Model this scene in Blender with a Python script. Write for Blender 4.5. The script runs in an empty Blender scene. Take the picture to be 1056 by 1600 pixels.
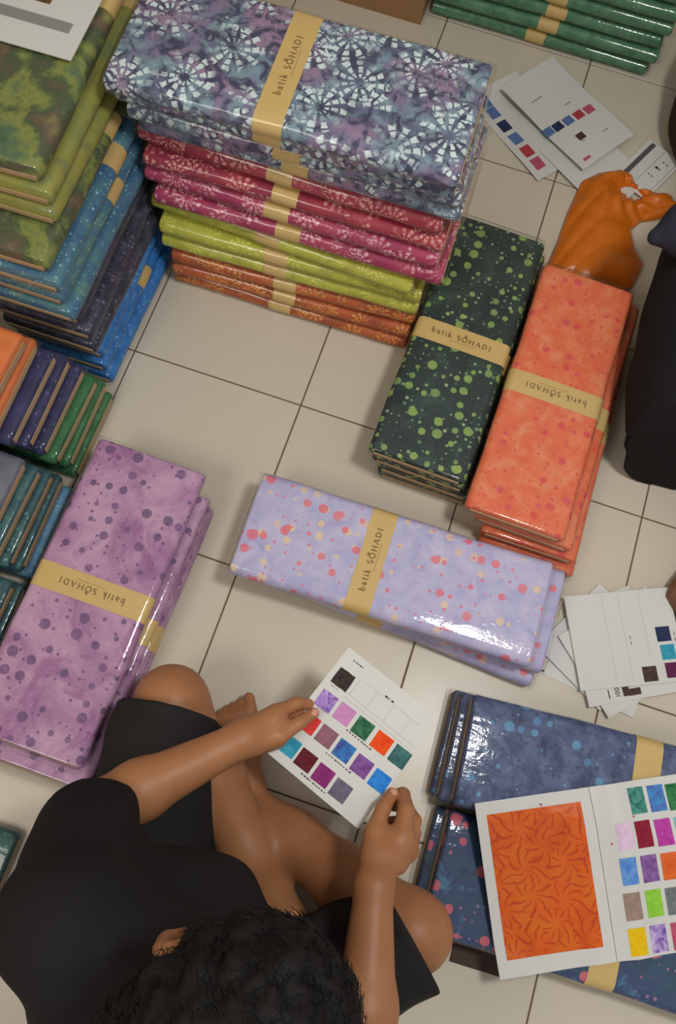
import bpy, math, random
import numpy as np
from mathutils import Vector, Matrix

random.seed(7)
rng = np.random.default_rng(7)
PI = math.pi
scene = bpy.context.scene
COL = scene.collection

# ---------------------------------------------------------------- camera, world, lamps, exposure
CAM_LOC = Vector((0.64145, -1.17524, 1.76403))
CAM_X = Vector((0.9477948, 0.3139471, 0.0558774))
CAM_Y = -Vector((0.3157647, -0.8995733, -0.3017624))
CAM_Z = -Vector((-0.0444716, 0.3036530, -0.9517443))
cd = bpy.data.cameras.new('camera')
cam = bpy.data.objects.new('camera', cd)
COL.objects.link(cam)
mw = Matrix((CAM_X, CAM_Y, CAM_Z)).transposed().to_4x4()
mw.translation = CAM_LOC
cam.matrix_world = mw
cd.sensor_fit = 'VERTICAL'
cd.sensor_height = 36.0
cd.sensor_width = 36.0 * 1056 / 1600
cd.lens = 1332.0 / 1600.0 * 36.0
cd.clip_start = 0.02
scene.camera = cam

world = bpy.data.worlds.new('room_ambience')
world.use_nodes = True
scene.world = world
wb = world.node_tree.nodes['Background']
wb.inputs['Color'].default_value = (1.0, 0.96, 0.90, 1)
wb.inputs['Strength'].default_value = 0.36

def area_lamp(name, loc, target, size, power, colour):
    ld = bpy.data.lights.new(name, 'AREA')
    ld.shape = 'DISK'
    ld.size = size
    ld.energy = power
    ld.color = colour
    lo = bpy.data.objects.new(name, ld)
    COL.objects.link(lo)
    lo.location = loc
    lo.rotation_euler = (Vector(target) - Vector(loc)).to_track_quat('-Z', 'Y').to_euler()
    return lo

area_lamp('ceiling_lamp_light', (1.20, -0.74, 2.45), (1.1, -0.74, 0), 0.30, 22, (1.0, 0.97, 0.91))
area_lamp('fill_light', (-0.35, -2.05, 2.50), (0.15, -0.9, 0), 0.9, 15, (1.0, 0.92, 0.80))  # large soft fill, not a known lamp, added to lift the left side

scene.view_settings.view_transform = 'Standard'
scene.view_settings.look = 'None'
scene.view_settings.exposure = 0.0
scene.view_settings.gamma = 1.0
scene.view_settings.use_curve_mapping = False
scene.cycles.transparent_max_bounces = 24

# ---------------------------------------------------------------- object helpers
def tag(o, label=None, cat=None, group=None, kind=None):
    if label: o['label'] = label
    if cat: o['category'] = cat
    if group: o['group'] = group
    if kind: o['kind'] = kind
    return o

def empty(name, loc, rz=0.0, rx=0.0, ry=0.0):
    o = bpy.data.objects.new(name, None)
    o.empty_display_size = 0.05
    COL.objects.link(o)
    o.location = loc
    o.rotation_euler = (rx, ry, rz)
    return o

def mesh_obj(name, V, Fs, mat, parent=None, smooth=False, uv=None, fuv=None, loc=None):
    me = bpy.data.meshes.new(name)
    me.from_pydata([tuple(v) for v in V], [], Fs)
    if uv is not None or fuv is not None:
        lay = me.uv_layers.new(name='UVMap')
        if fuv is not None:
            flat = np.array([c for f in fuv for c in f], dtype=np.float32)
        else:
            li = np.zeros(len(me.loops), dtype=np.int32)
            me.loops.foreach_get('vertex_index', li)
            flat = np.asarray(uv, dtype=np.float32)[li]
        lay.data.foreach_set('uv', flat.ravel())
    if smooth:
        me.polygons.foreach_set('use_smooth', [True] * len(me.polygons))
    ms = mat if isinstance(mat, (list, tuple)) else [mat]
    for m in ms:
        me.materials.append(m)
    o = bpy.data.objects.new(name, me)
    COL.objects.link(o)
    if parent: o.parent = parent
    if loc is not None: o.location = loc
    return o

def np_mesh(name, V, Q, mat, parent=None, smooth=True, midx=None):
    me = bpy.data.meshes.new(name)
    V = np.asarray(V, dtype=np.float32)
    Q = np.asarray(Q, dtype=np.int32)
    k = Q.shape[1]
    me.vertices.add(len(V)); me.vertices.foreach_set('co', V.ravel())
    me.loops.add(Q.size); me.loops.foreach_set('vertex_index', Q.ravel())
    me.polygons.add(len(Q)); me.polygons.foreach_set('loop_start', np.arange(0, Q.size, k, dtype=np.int32))
    if midx is not None: me.polygons.foreach_set('material_index', np.asarray(midx, dtype=np.int32))
    me.update(calc_edges=True); me.validate()
    if smooth: me.polygons.foreach_set('use_smooth', np.ones(len(me.polygons), dtype=bool))
    for m in (mat if isinstance(mat, (list, tuple)) else [mat]): me.materials.append(m)
    o = bpy.data.objects.new(name, me)
    COL.objects.link(o)
    if parent: o.parent = parent
    return o

def box_data(x0, x1, y0, y1, z0, z1, b=0.0):
    if b <= 0:
        V = [(x0,y0,z0),(x1,y0,z0),(x1,y1,z0),(x0,y1,z0),(x0,y0,z1),(x1,y0,z1),(x1,y1,z1),(x0,y1,z1)]
        return V, [(0,3,2,1),(4,5,6,7),(0,1,5,4),(1,2,6,5),(2,3,7,6),(3,0,4,7)]
    V = []
    for z, s in ((z0, 0), (z1 - b, 0), (z1, b)):
        V += [(x0+s,y0+s,z),(x1-s,y0+s,z),(x1-s,y1-s,z),(x0+s,y1-s,z)]
    Fs = [(0,3,2,1),(8,9,10,11)]
    for r in (0, 4):
        for i in range(4):
            j = (i+1) % 4
            Fs.append((r+i, r+j, r+4+j, r+4+i))
    return V, Fs

# ---------------------------------------------------------------- material helpers
def lin(r, g, b, k=1.0):
    o = []
    for c in (r, g, b):
        c /= 255.0
        c = c/12.92 if c <= 0.04045 else ((c+0.055)/1.055)**2.4
        o.append(min(c*k, 0.95))
    return (*o, 1.0)

class Nodes:
    def __init__(s, name):
        s.m = bpy.data.materials.new(name)
        s.m.use_nodes = True
        s.t = s.m.node_tree
        s.t.nodes.clear()
    def put(s, inp, v):
        if v is None: return
        if isinstance(v, bpy.types.NodeSocket): s.t.links.new(v, inp)
        else: inp.default_value = v
    def n(s, typ, ins=None, **props):
        nd = s.t.nodes.new(typ)
        for k, v in props.items(): setattr(nd, k, v)
        for k, v in (ins or {}).items(): s.put(nd.inputs[k], v)
        return nd
    def math(s, op, a, b=None, clamp=False):
        nd = s.t.nodes.new('ShaderNodeMath'); nd.operation = op; nd.use_clamp = clamp
        s.put(nd.inputs[0], a); s.put(nd.inputs[1], b)
        return nd.outputs[0]
    def vmath(s, op, a, b=None, out=0):
        nd = s.t.nodes.new('ShaderNodeVectorMath'); nd.operation = op
        s.put(nd.inputs[0], a)
        if b is not None: s.put(nd.inputs[1], b)
        return nd.outputs[out]
    def vscale(s, a, f):
        nd = s.t.nodes.new('ShaderNodeVectorMath'); nd.operation = 'SCALE'
        s.put(nd.inputs[0], a); s.put(nd.inputs['Scale'], f)
        return nd.outputs[0]
    def mix(s, f, a, b):
        nd = s.t.nodes.new('ShaderNodeMix'); nd.data_type = 'RGBA'
        s.put(nd.inputs[0], f); s.put(nd.inputs[6], a); s.put(nd.inputs[7], b)
        return nd.outputs[2]
    def ramp(s, f, stops, mode='LINEAR'):
        nd = s.t.nodes.new('ShaderNodeValToRGB'); r = nd.color_ramp; r.interpolation = mode
        while len(r.elements) < len(stops): r.elements.new(0.5)
        for e, (p, c) in zip(r.elements, stops): e.position = p; e.color = c
        s.put(nd.inputs[0], f)
        return nd.outputs[0]
    def step(s, f, a, b):          # 0 below a, 1 above b
        nd = s.t.nodes.new('ShaderNodeMapRange'); nd.interpolation_type = 'SMOOTHSTEP'
        s.put(nd.inputs[0], f); s.put(nd.inputs[1], a); s.put(nd.inputs[2], b)
        return nd.outputs[0]
    def noise(s, v, scale, detail=3, rough=0.55, dist=0.0, dim='3D', out=0):
        nd = s.t.nodes.new('ShaderNodeTexNoise'); nd.noise_dimensions = dim
        s.put(nd.inputs['Vector'], v)
        nd.inputs['Scale'].default_value = scale; nd.inputs['Detail'].default_value = detail
        nd.inputs['Roughness'].default_value = rough; nd.inputs['Distortion'].default_value = dist
        return nd.outputs[out]
    def voronoi(s, v, scale, rnd=1.0, feat='F1'):
        nd = s.t.nodes.new('ShaderNodeTexVoronoi'); nd.voronoi_dimensions = '2D'; nd.feature = feat
        s.put(nd.inputs['Vector'], v)
        nd.inputs['Scale'].default_value = scale; nd.inputs['Randomness'].default_value = rnd
        return nd
    def bump(s, h, strength, dist=0.01):
        nd = s.t.nodes.new('ShaderNodeBump')
        nd.inputs['Strength'].default_value = strength; nd.inputs['Distance'].default_value = dist
        s.put(nd.inputs['Height'], h)
        return nd.outputs[0]
    def out(s, sh):
        o = s.t.nodes.new('ShaderNodeOutputMaterial'); s.t.links.new(sh, o.inputs[0])
        return s.m
    def principled(s, base, rough=0.6, spec=0.5, normal=None, **kw):
        nd = s.t.nodes.new('ShaderNodeBsdfPrincipled')
        s.put(nd.inputs['Base Color'], base); s.put(nd.inputs['Roughness'], rough)
        nd.inputs['Specular IOR Level'].default_value = spec
        if normal is not None: s.put(nd.inputs['Normal'], normal)
        for k, v in kw.items(): s.put(nd.inputs[k.replace('_', ' ')], v)
        return s.out(nd.outputs[0])
    # cloth coordinates: metres along and around the fold, shifted at random for each pack
    def cloth_uv(s):
        uv = s.n('ShaderNodeUVMap').outputs[0]
        r = s.n('ShaderNodeObjectInfo').outputs['Random']
        off = s.n('ShaderNodeCombineXYZ', {'X': s.math('MULTIPLY', r, 37.0), 'Y': s.math('MULTIPLY', r, 61.0)}).outputs[0]
        return s.vmath('ADD', uv, off)
    def dots(s, v, scale, rmin, rmax, power=2.5, keep=1.0, soft=0.12, rnd=0.72):
        vo = s.voronoi(v, scale, rnd)
        sp = s.n('ShaderNodeSeparateColor', {0: vo.outputs['Color']})
        rr = s.math('ADD', s.math('MULTIPLY', s.math('POWER', sp.outputs[0], power), rmax-rmin), rmin)
        rr = s.math('MULTIPLY', rr, s.math('LESS_THAN', sp.outputs[1], keep))
        m = s.math('DIVIDE', s.math('SUBTRACT', rr, vo.outputs['Distance']), soft*0.35, clamp=True)
        return m, sp.outputs[2]

def simple(name, col, rough=0.6, spec=0.4, noise=0.0, nscale=60.0, bump=0.0):
    g = Nodes(name)
    c = col
    nrm = None
    if noise or bump:
        tc = g.n('ShaderNodeTexCoord').outputs['Object']
        f = g.noise(tc, nscale, 4)
        if noise:
            d = tuple(x*(1-noise) for x in col[:3]) + (1,)
            c = g.mix(f, d, tuple(min(1, x*(1+noise)) for x in col[:3]) + (1,))
        if bump: nrm = g.bump(f, bump, 0.003)
    return g.principled(c, rough, spec, nrm)

# ---------------------------------------------------------------- cloth materials (batik prints)
K = 1.45
def cl(r, g, b, k=K, sat=0.86):
    c = lin(r, g, b, k)
    y = 0.25*c[0]+0.6*c[1]+0.15*c[2]
    return tuple(y+(x-y)*sat for x in c[:3]) + (1.0,)

def finish(g, col, uv, rough=0.62):
    w = g.noise(uv, 900, 2)
    return g.principled(col, rough, 0.25, g.bump(w, 0.15, 0.001))

def dotted(name, ramp, layers, bscale=14, mottled=None):
    g = Nodes(name); uv = g.cloth_uv()
    base = g.ramp(g.noise(uv, bscale, 6, 0.62, 0.6), ramp)
    if mottled:
        m = g.step(g.noise(uv, mottled[0], 5, 0.65, 1.2), mottled[1], mottled[1]+0.12)
        base = g.mix(g.math('MULTIPLY', m, mottled[3]), base, mottled[2])
    for (sc, rmin, rmax, pw, keep, ca, cb) in layers:
        u2 = g.vmath('ADD', uv, (sc*0.37, sc*0.11, 0))
        m, t = g.dots(u2, sc, rmin, rmax, pw, keep)
        cc = g.mix(t, ca, cb)
        wear = g.math('ADD', g.math('MULTIPLY', g.noise(uv, 120, 3), 0.5), 0.55, clamp=True)
        base = g.mix(g.math('MULTIPLY', m, wear), base, cc)
    return finish(g, base, uv)

def starburst(name, ramp, ink, scale=13.0, spokes=13, strength=1.0, bscale=9, ground=None):
    g = Nodes(name); uv = g.cloth_uv()
    base = g.ramp(g.noise(uv, bscale, 4, 0.55, 0.5), ramp)
    if ground:
        base = g.mix(g.step(g.noise(uv, 34, 3, 0.6, 0.8), 0.42, 0.62), base, ground)
    warp = g.vscale(g.vmath('SUBTRACT', g.noise(uv, 60, 2, out=1), (0.5, 0.5, 0.5)), 0.009)
    wuv = g.vmath('ADD', uv, warp)
    tot = None
    for k, (sc, sp) in enumerate(((scale, spokes), (scale*1.35, spokes-3))):
        vuv = g.vmath('ADD', wuv, (k*3.3, k*1.7, 0))
        vo = g.voronoi(vuv, sc, 0.8)
        d = g.vmath('SUBTRACT', vuv, vo.outputs['Position'])
        s3 = g.n('ShaderNodeSeparateXYZ', {0: d})
        r = g.math('MULTIPLY', g.vmath('LENGTH', d, out=1), sc)
        th = g.math('ARCTAN2', s3.outputs[1], s3.outputs[0])
        rn = g.n('ShaderNodeSeparateColor', {0: vo.outputs['Color']}).outputs[0]
        a = g.math('ADD', g.math('MULTIPLY', th, sp/(2*PI)), g.math('MULTIPLY', rn, 5.0))
        a = g.math('ABSOLUTE', g.math('SUBTRACT', g.math('FRACT', g.math('ADD', a, 50.0)), 0.5))
        rr = g.math('MULTIPLY', g.math('POWER', r, 0.8), 7.0)
        rr = g.math('ADD', rr, g.math('MULTIPLY', g.math('FLOOR', g.math('ADD', g.math('MULTIPLY', th, sp/(2*PI)), g.math('MULTIPLY', rn, 5.0))), 0.13))
        b = g.math('ABSOLUTE', g.math('SUBTRACT', g.math('FRACT', rr), 0.5))
        m = g.math('MULTIPLY', g.step(a, 0.29, 0.20), g.step(b, 0.43, 0.33))
        m = g.math('MULTIPLY', m, g.step(r, 0.06, 0.12))
        m = g.math('MULTIPLY', m, g.step(g.math('ADD', r, g.math('MULTIPLY', g.noise(uv, 70, 2), 0.3)), 0.66, 0.58))
        if k: m = g.math('MULTIPLY', m, g.step(g.noise(uv, 18, 2), 0.56, 0.64))
        tot = m if tot is None else g.math('MAXIMUM', tot, m)
    fade = g.math('ADD', g.math('MULTIPLY', g.step(g.noise(uv, 14, 3), 0.38, 0.56), 0.85), 0.12)
    col = g.mix(g.math('MULTIPLY', g.math('MULTIPLY', tot, fade), strength), base, ink)
    return finish(g, col, uv)

def mottled(name, ramp, scale=20, speck=None):
    g = Nodes(name); uv = g.cloth_uv()
    base = g.ramp(g.noise(uv, scale, 7, 0.62, 0.25), ramp)
    if speck:
        sc, col, keep = speck
        m, t = g.dots(uv, sc, 0.12, 0.42, 1.2, keep, 0.5)
        base = g.mix(g.math('MULTIPLY', m, g.math('ADD', g.math('MULTIPLY', t, 0.6), 0.2)), base, col)
    return finish(g, base, uv)

FAB = {}
FAB['star_blue'] = starburst('blue_starburst_batik',
    [(0.28, cl(66, 72, 102)), (0.39, cl(94, 104, 132)), (0.46, cl(112, 142, 156)), (0.52, cl(112, 108, 140)), (0.62, cl(146, 116, 146)), (0.74, cl(92, 90, 122))],
    cl(188, 208, 220), 9.5, 11, 1.0, 8, cl(62, 64, 92))
FAB['crimson'] = starburst('crimson_batik', [(0.3, cl(126, 34, 62)), (0.5, cl(150, 40, 62)), (0.7, cl(166, 54, 74))],
    cl(236, 150, 140), 15, 11, 0.85, 10)
FAB['magenta'] = starburst('magenta_batik', [(0.3, cl(140, 36, 80)), (0.5, cl(160, 46, 88)), (0.7, cl(172, 60, 80))],
    cl(240, 160, 170), 15, 11, 0.9, 10)
FAB['lime'] = starburst('lime_batik', [(0.3, cl(136, 138, 26)), (0.5, cl(164, 168, 24)), (0.7, cl(150, 146, 34))],
    cl(206, 206, 70), 18, 11, 0.6, 10)
FAB['rust'] = starburst('rust_orange_batik', [(0.3, cl(130, 62, 28)), (0.5, cl(176, 80, 28)), (0.7, cl(150, 62, 34))],
    cl(238, 158, 50), 17, 11, 0.75, 10)
FAB['jungle'] = mottled('leafy_green_batik', [(0.22, cl(40, 80, 62)), (0.36, cl(78, 104, 74)), (0.45, cl(122, 130, 54)),
    (0.52, cl(66, 84, 58)), (0.6, cl(98, 82, 66)), (0.74, cl(132, 136, 56))], 10)
FAB['lemon'] = mottled('yellow_green_batik', [(0.25, cl(84, 122, 96)), (0.42, cl(124, 134, 66)), (0.52, cl(142, 140, 48)), (0.7, cl(96, 106, 78))], 12)
FAB['peacock'] = mottled('peacock_blue_batik', [(0.25, cl(42, 80, 112)), (0.45, cl(56, 104, 140)), (0.58, cl(70, 124, 130)), (0.75, cl(112, 134, 90))], 16,
    (120, cl(150, 196, 206), 0.5))
FAB['ink'] = mottled('ink_black_batik', [(0.3, cl(38, 40, 58)), (0.5, cl(56, 58, 78)), (0.7, cl(82, 82, 98))], 40, (90, cl(120, 124, 142), 0.4))
FAB['azure'] = mottled('azure_batik', [(0.3, cl(12, 86, 156)), (0.5, cl(22, 112, 190)), (0.7, cl(44, 132, 204))], 24, (110, cl(110, 184, 236), 0.4))
FAB['tangerine'] = mottled('tangerine_batik', [(0.3, cl(190, 92, 30)), (0.5, cl(206, 110, 34)), (0.7, cl(208, 84, 34))], 18)
FAB['indigo'] = mottled('indigo_batik', [(0.3, cl(32, 34, 70)), (0.5, cl(48, 50, 92)), (0.7, cl(64, 66, 110))], 20, (80, cl(104, 110, 158), 0.4))
FAB['emerald'] = mottled('emerald_batik', [(0.3, cl(28, 84, 52)), (0.5, cl(44, 108, 66)), (0.7, cl(66, 130, 84))], 22, (120, cl(110, 180, 130), 0.25))
FAB['teal'] = mottled('teal_batik', [(0.3, cl(32, 68, 78)), (0.5, cl(50, 92, 100)), (0.7, cl(66, 118, 112))], 20, (90, cl(110, 160, 160), 0.3))
FAB['sky'] = mottled('sky_blue_batik', [(0.3, cl(62, 120, 160)), (0.5, cl(84, 144, 184)), (0.7, cl(110, 164, 196))], 26, (120, cl(170, 214, 232), 0.4))
FAB['ash'] = mottled('ash_grey_batik', [(0.3, cl(80, 84, 98)), (0.5, cl(98, 102, 116)), (0.7, cl(118, 118, 132))], 20)
FAB['forest'] = mottled('forest_green_batik', [(0.3, cl(46, 92, 66, 1.7)), (0.5, cl(60, 108, 78, 1.7)), (0.7, cl(78, 124, 92, 1.7))], 30, (150, cl(130, 170, 140), 0.2))
FAB['pine'] = dotted('dark_green_dotted_batik', [(0.3, cl(32, 44, 46)), (0.55, cl(42, 58, 56)), (0.75, cl(60, 84, 76))],
    [(70, 0.08, 0.30, 2.0, 0.55, cl(150, 178, 120), cl(86, 120, 96)), (34, 0.16, 0.40, 1.4, 0.62, cl(140, 170, 72), cl(112, 146, 78))], 12)
FAB['coral'] = dotted('coral_dotted_batik', [(0.3, cl(206, 84, 44)), (0.5, cl(224, 100, 56)), (0.7, cl(232, 126, 84))],
    [(80, 0.06, 0.30, 2.0, 0.4, cl(206, 60, 50), cl(196, 74, 60)), (38, 0.10, 0.38, 1.8, 0.5, cl(206, 50, 62), cl(190, 72, 84))], 26)
FAB['lavender'] = dotted('lavender_dotted_batik', [(0.3, cl(158, 156, 206, 1.25)), (0.5, cl(176, 174, 214, 1.25)), (0.7, cl(192, 186, 216, 1.25))],
    [(36, 0.10, 0.36, 1.2, 0.28, cl(222, 196, 150, 1.25), cl(216, 180, 160, 1.25)), (75, 0.05, 0.28, 2.0, 0.3, cl(190, 96, 140), cl(214, 96, 120)),
     (33, 0.12, 0.42, 1.3, 0.33, cl(216, 78, 100), cl(226, 106, 112))], 22)
FAB['mauve'] = dotted('mauve_dotted_batik', [(0.28, cl(126, 78, 128)), (0.46, cl(160, 116, 156)), (0.62, cl(178, 140, 172)), (0.75, cl(150, 104, 150))],
    [(72, 0.06, 0.26, 1.8, 0.4, cl(92, 58, 108), cl(112, 66, 116)), (30, 0.12, 0.36, 1.3, 0.55, cl(112, 72, 124), cl(78, 62, 104))], 11,
    (7, 0.53, cl(136, 74, 132), 0.6))
FAB['slate'] = dotted('slate_blue_pebble_batik', [(0.3, cl(44, 54, 88)), (0.5, cl(70, 84, 122)), (0.7, cl(96, 112, 150))],
    [(90, 0.15, 0.42, 1.0, 0.5, cl(82, 96, 134), cl(48, 58, 92)), (38, 0.10, 0.40, 3.0, 0.4, cl(84, 152, 192), cl(70, 120, 170))], 30)
FAB['navy'] = dotted('navy_red_dotted_batik', [(0.3, cl(30, 42, 72)), (0.48, cl(44, 74, 102)), (0.58, cl(48, 62, 106)), (0.74, cl(66, 140, 176))],
    [(70, 0.05, 0.26, 2.0, 0.35, cl(200, 96, 118), cl(120, 110, 160)), (27, 0.14, 0.36, 1.2, 0.5, cl(222, 92, 104), cl(196, 84, 104))], 10)

g = Nodes('clear_plastic_film')
tc = g.n('ShaderNodeTexCoord').outputs['Object']
tcs = g.vmath('MULTIPLY', tc, (0.35, 1.3, 1.0))
crk = g.math('ADD', g.noise(tcs, 34, 3, 0.5, 1.2), g.math('MULTIPLY', g.noise(tc, 90, 2, 0.5, 0.8), 0.25))
nr = g.bump(crk, 0.20, 0.004)
gl = g.n('ShaderNodeBsdfGlossy', {'Color': (1, 1, 1, 1), 'Roughness': 0.075, 'Normal': nr})
tr = g.n('ShaderNodeBsdfTransparent', {'Color': (0.97, 0.97, 0.97, 1)})
fr = g.n('ShaderNodeLayerWeight', {'Blend': 0.5, 'Normal': nr})
mx = g.n('ShaderNodeMixShader', {0: g.math('ADD', g.math('MULTIPLY', g.math('POWER', fr.outputs['Facing'], 5.0), 0.6), 0.035, clamp=True), 1: tr.outputs[0], 2: gl.outputs[0]})
FILM = g.out(mx.outputs[0])

BAND = simple('kraft_paper_band', lin(190, 163, 106, 1.36), 0.55, 0.3, 0.05, 30)
INK = simple('brown_printing_ink', lin(110, 86, 52), 0.6, 0.2)
CARDB = simple('grey_brown_cardboard', lin(164, 138, 108, 1.4), 0.85, 0.1, 0.10, 80)
DARKCARD = simple('dark_brown_card', lin(74, 62, 56, 1.2), 0.8, 0.1, 0.08, 60)
PAPER = simple('white_paper', lin(202, 203, 202, 1.18), 0.55, 0.3, 0.02, 20)
GREYPRINT = simple('grey_print', lin(92, 92, 96), 0.6, 0.2)
LINEPRINT = simple('pale_grey_print', lin(178, 178, 176), 0.6, 0.2)
BLACKPRINT = simple('black_print', lin(38, 36, 36), 0.6, 0.2)

# ---------------------------------------------------------------- floor: grout bed and glazed tiles
TILE = 0.40
g = Nodes('glazed_cream_tile')
tc = g.n('ShaderNodeTexCoord').outputs['Object']
rnd = g.n('ShaderNodeObjectInfo').outputs['Random']
c0 = g.mix(rnd, (.66, .605, .505, 1), (.69, .635, .535, 1))
c1 = g.mix(g.noise(tc, 3.0, 4, 0.6), (.63, .575, .475, 1), c0)
sp = g.step(g.noise(tc, 220, 2), 0.74, 0.78)
c2 = g.mix(g.math('MULTIPLY', sp, 0.18), c1, lin(140, 124, 98))
TILEMAT = g.principled(c2, 0.30, 0.40, g.bump(g.noise(tc, 7, 2), 0.03, 0.01))
GROUT = simple('dark_grout', lin(112, 98, 78), 0.9, 0.1, 0.15, 90)
V, Fs = box_data(-1.6, 3.2, -3.2, 2.4, -0.05, -0.0022)
floor = tag(mesh_obj('floor', V, Fs, GROUT), kind='structure')
floor['label'] = 'cream glazed square floor tiles with thin dark grout lines'
GAP = 0.0016
V, Fs = box_data(-TILE/2+GAP, TILE/2-GAP, -TILE/2+GAP, TILE/2-GAP, -0.012, 0.0, 0.0011)
tile_mesh = None
for i in range(-4, 8):
    for j in range(-8, 6):
        x, y = (i+0.5)*TILE, (j+0.5)*TILE
        if tile_mesh is None:
            t = mesh_obj('tile', V, Fs, TILEMAT, floor, loc=(x, y, 0)); tile_mesh = t.data
        else:
            t = bpy.data.objects.new('tile', tile_mesh); COL.objects.link(t); t.parent = floor; t.location = (x, y, 0)

WALLMAT = simple('cream_wall_paint', lin(186, 172, 146), .85, .2, .03, 4)  # out-of-view walls added to hold back ambient light at back and left
V, Fs = box_data(-1.6, 3.2, 1.30, 1.42, -.05, 2.9); tag(mesh_obj('added_wall_back', V, Fs, WALLMAT), 'unseen cream wall behind the stacks, added to dim ambient light', kind='structure')
V, Fs = box_data(-1.00, -.88, -3.2, 1.30, -.05, 2.9); tag(mesh_obj('added_wall_left', V, Fs, WALLMAT), 'unseen cream wall beside the left stacks, added to dim ambient light', kind='structure')

# ---------------------------------------------------------------- lettering: strokes of a light roman face
def arc(cx, cy, rx, ry, a0, a1, n=12):
    return [(cx+rx*math.cos(math.radians(a0+(a1-a0)*i/n)), cy+ry*math.sin(math.radians(a0+(a1-a0)*i/n))) for i in range(n+1)]
TK, TN = 0.055, 0.03
GLYPH = {
 'b': (0.62, [([(0.12,0),(0.12,1.0)],TK),(arc(0.32,0.28,0.2,0.27,-170,170),0.045),([(0.02,1.0),(0.12,1.0)],TN)]),
 'a': (0.56, [(arc(0.24,0.2,0.17,0.19,20,340),0.042),([(0.42,0.0),(0.42,0.42)],TK),(arc(0.25,0.42,0.17,0.16,0,150),0.035)]),
 't': (0.42, [([(0.18,0.05),(0.18,0.78)],TK),([(0.02,0.56),(0.36,0.56)],TN),(arc(0.28,0.08,0.1,0.08,180,330,6),TN)]),
 'i': (0.28, [([(0.12,0),(0.12,0.56)],TK),([(0.02,0.56),(0.12,0.56)],TN),([(0.02,0),(0.22,0)],TN),([(0.12,0.74),(0.12,0.82)],0.06)]),
 'k': (0.60, [([(0.1,0),(0.1,1.0)],TK),([(0.12,0.26),(0.44,0.58)],TN),([(0.22,0.34),(0.5,0)],TK),([(0.0,0),(0.2,0)],TN)]),
 'S': (0.62, [(arc(0.27,0.60,0.2,0.2,40,270,10)+arc(0.27,0.2,0.21,0.2,90,-140,10),TK)]),
 'O': (0.92, [(arc(0.4,0.4,0.38,0.41,0,360,24),TK),(arc(0.5,0.95,0.14,0.12,180,420,10),0.04),(arc(0.3,1.02,0.16,0.2,-60,120,8),0.035),(arc(0.62,1.12,0.12,0.1,150,330,8),0.03)]),
 'H': (0.92, [([(0.12,0),(0.12,0.8)],TK),([(0.72,0),(0.72,0.8)],TK),([(0.12,0.42),(0.72,0.42)],TN)]+[([(x-0.1,y),(x+0.1,y)],TN) for x in (0.12,0.72) for y in (0.01,0.79)]),
 'A': (0.86, [([(0.06,0),(0.4,0.82)],TN),([(0.4,0.82),(0.74,0)],TK),([(0.2,0.3),(0.6,0.3)],TN),([(-0.02,0.01),(0.15,0.01)],TN),([(0.64,0.01),(0.84,0.01)],TN)]),
 'D': (0.90, [([(0.12,0),(0.12,0.8)],TK),([(0.0,0.79),(0.36,0.79)],TN),([(0.0,0.01),(0.36,0.01)],TN),(arc(0.36,0.4,0.36,0.39,-90,90,14),TK)]),
 'I': (0.40, [([(0.16,0),(0.16,0.8)],TK),([(0.04,0.79),(0.28,0.79)],TN),([(0.04,0.01),(0.28,0.01)],TN)]),
 '1': (0.45, [([(0.2,0),(0.2,0.8)],0.07)]),
 '0': (0.62, [(arc(0.26,0.4,0.22,0.38,0,360,18),0.07)]),
 ' ': (0.42, []),
}
def strokes(text, size, track=0.16):
    V, Fs = [], []
    x = 0.0
    for ch in text:
        w, sts = GLYPH[ch]
        for pl, hw in sts:
            P = np.array(pl); n = len(P)
            T = np.gradient(P, axis=0) if n > 2 else np.repeat((P[1]-P[0])[None], 2, 0)
            T = T/np.maximum(np.linalg.norm(T, axis=1, keepdims=True), 1e-9)
            N = np.stack([-T[:,1], T[:,0]], 1)*hw
            b = len(V)
            for p, m in zip(P, N):
                V.append(((x+p[0]+m[0])*size, (p[1]+m[1])*size)); V.append(((x+p[0]-m[0])*size, (p[1]-m[1])*size))
            for k in range(n-1): Fs.append((b+2*k, b+2*k+1, b+2*k+3, b+2*k+2))
        x += w+track
    W = x*size
    return [(vx-W/2, vy) for vx, vy in V], Fs, W

# ---------------------------------------------------------------- folded cloth packs in clear sleeves
def section(a, z0, z1, r, bulge=0.0, top_n=6, arc_n=5):
    r = min(r, (z1-z0)/2*0.98)
    P = []
    for (cy, cz, a0) in ((a-r, z0+r, -90), (a-r, z1-r, 0), (-a+r, z1-r, 90), (-a+r, z0+r, 180)):
        P += [(cy+r*math.cos(math.radians(a0+90*i/arc_n)), cz+r*math.sin(math.radians(a0+90*i/arc_n))) for i in range(arc_n+1)]
        if a0 == 0:
            P += [((a-r)*(1-2*i/top_n), z1) for i in range(1, top_n)]
        if a0 == 180:
            P += [(-(a-r)*(1-2*i/top_n), z0) for i in range(1, top_n)]
    P = np.array(P)
    up = P[:,1] > (z0+z1)/2
    P[:,1] += np.where(up, bulge*(1-(P[:,0]/a)**2), 0)
    return P

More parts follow.
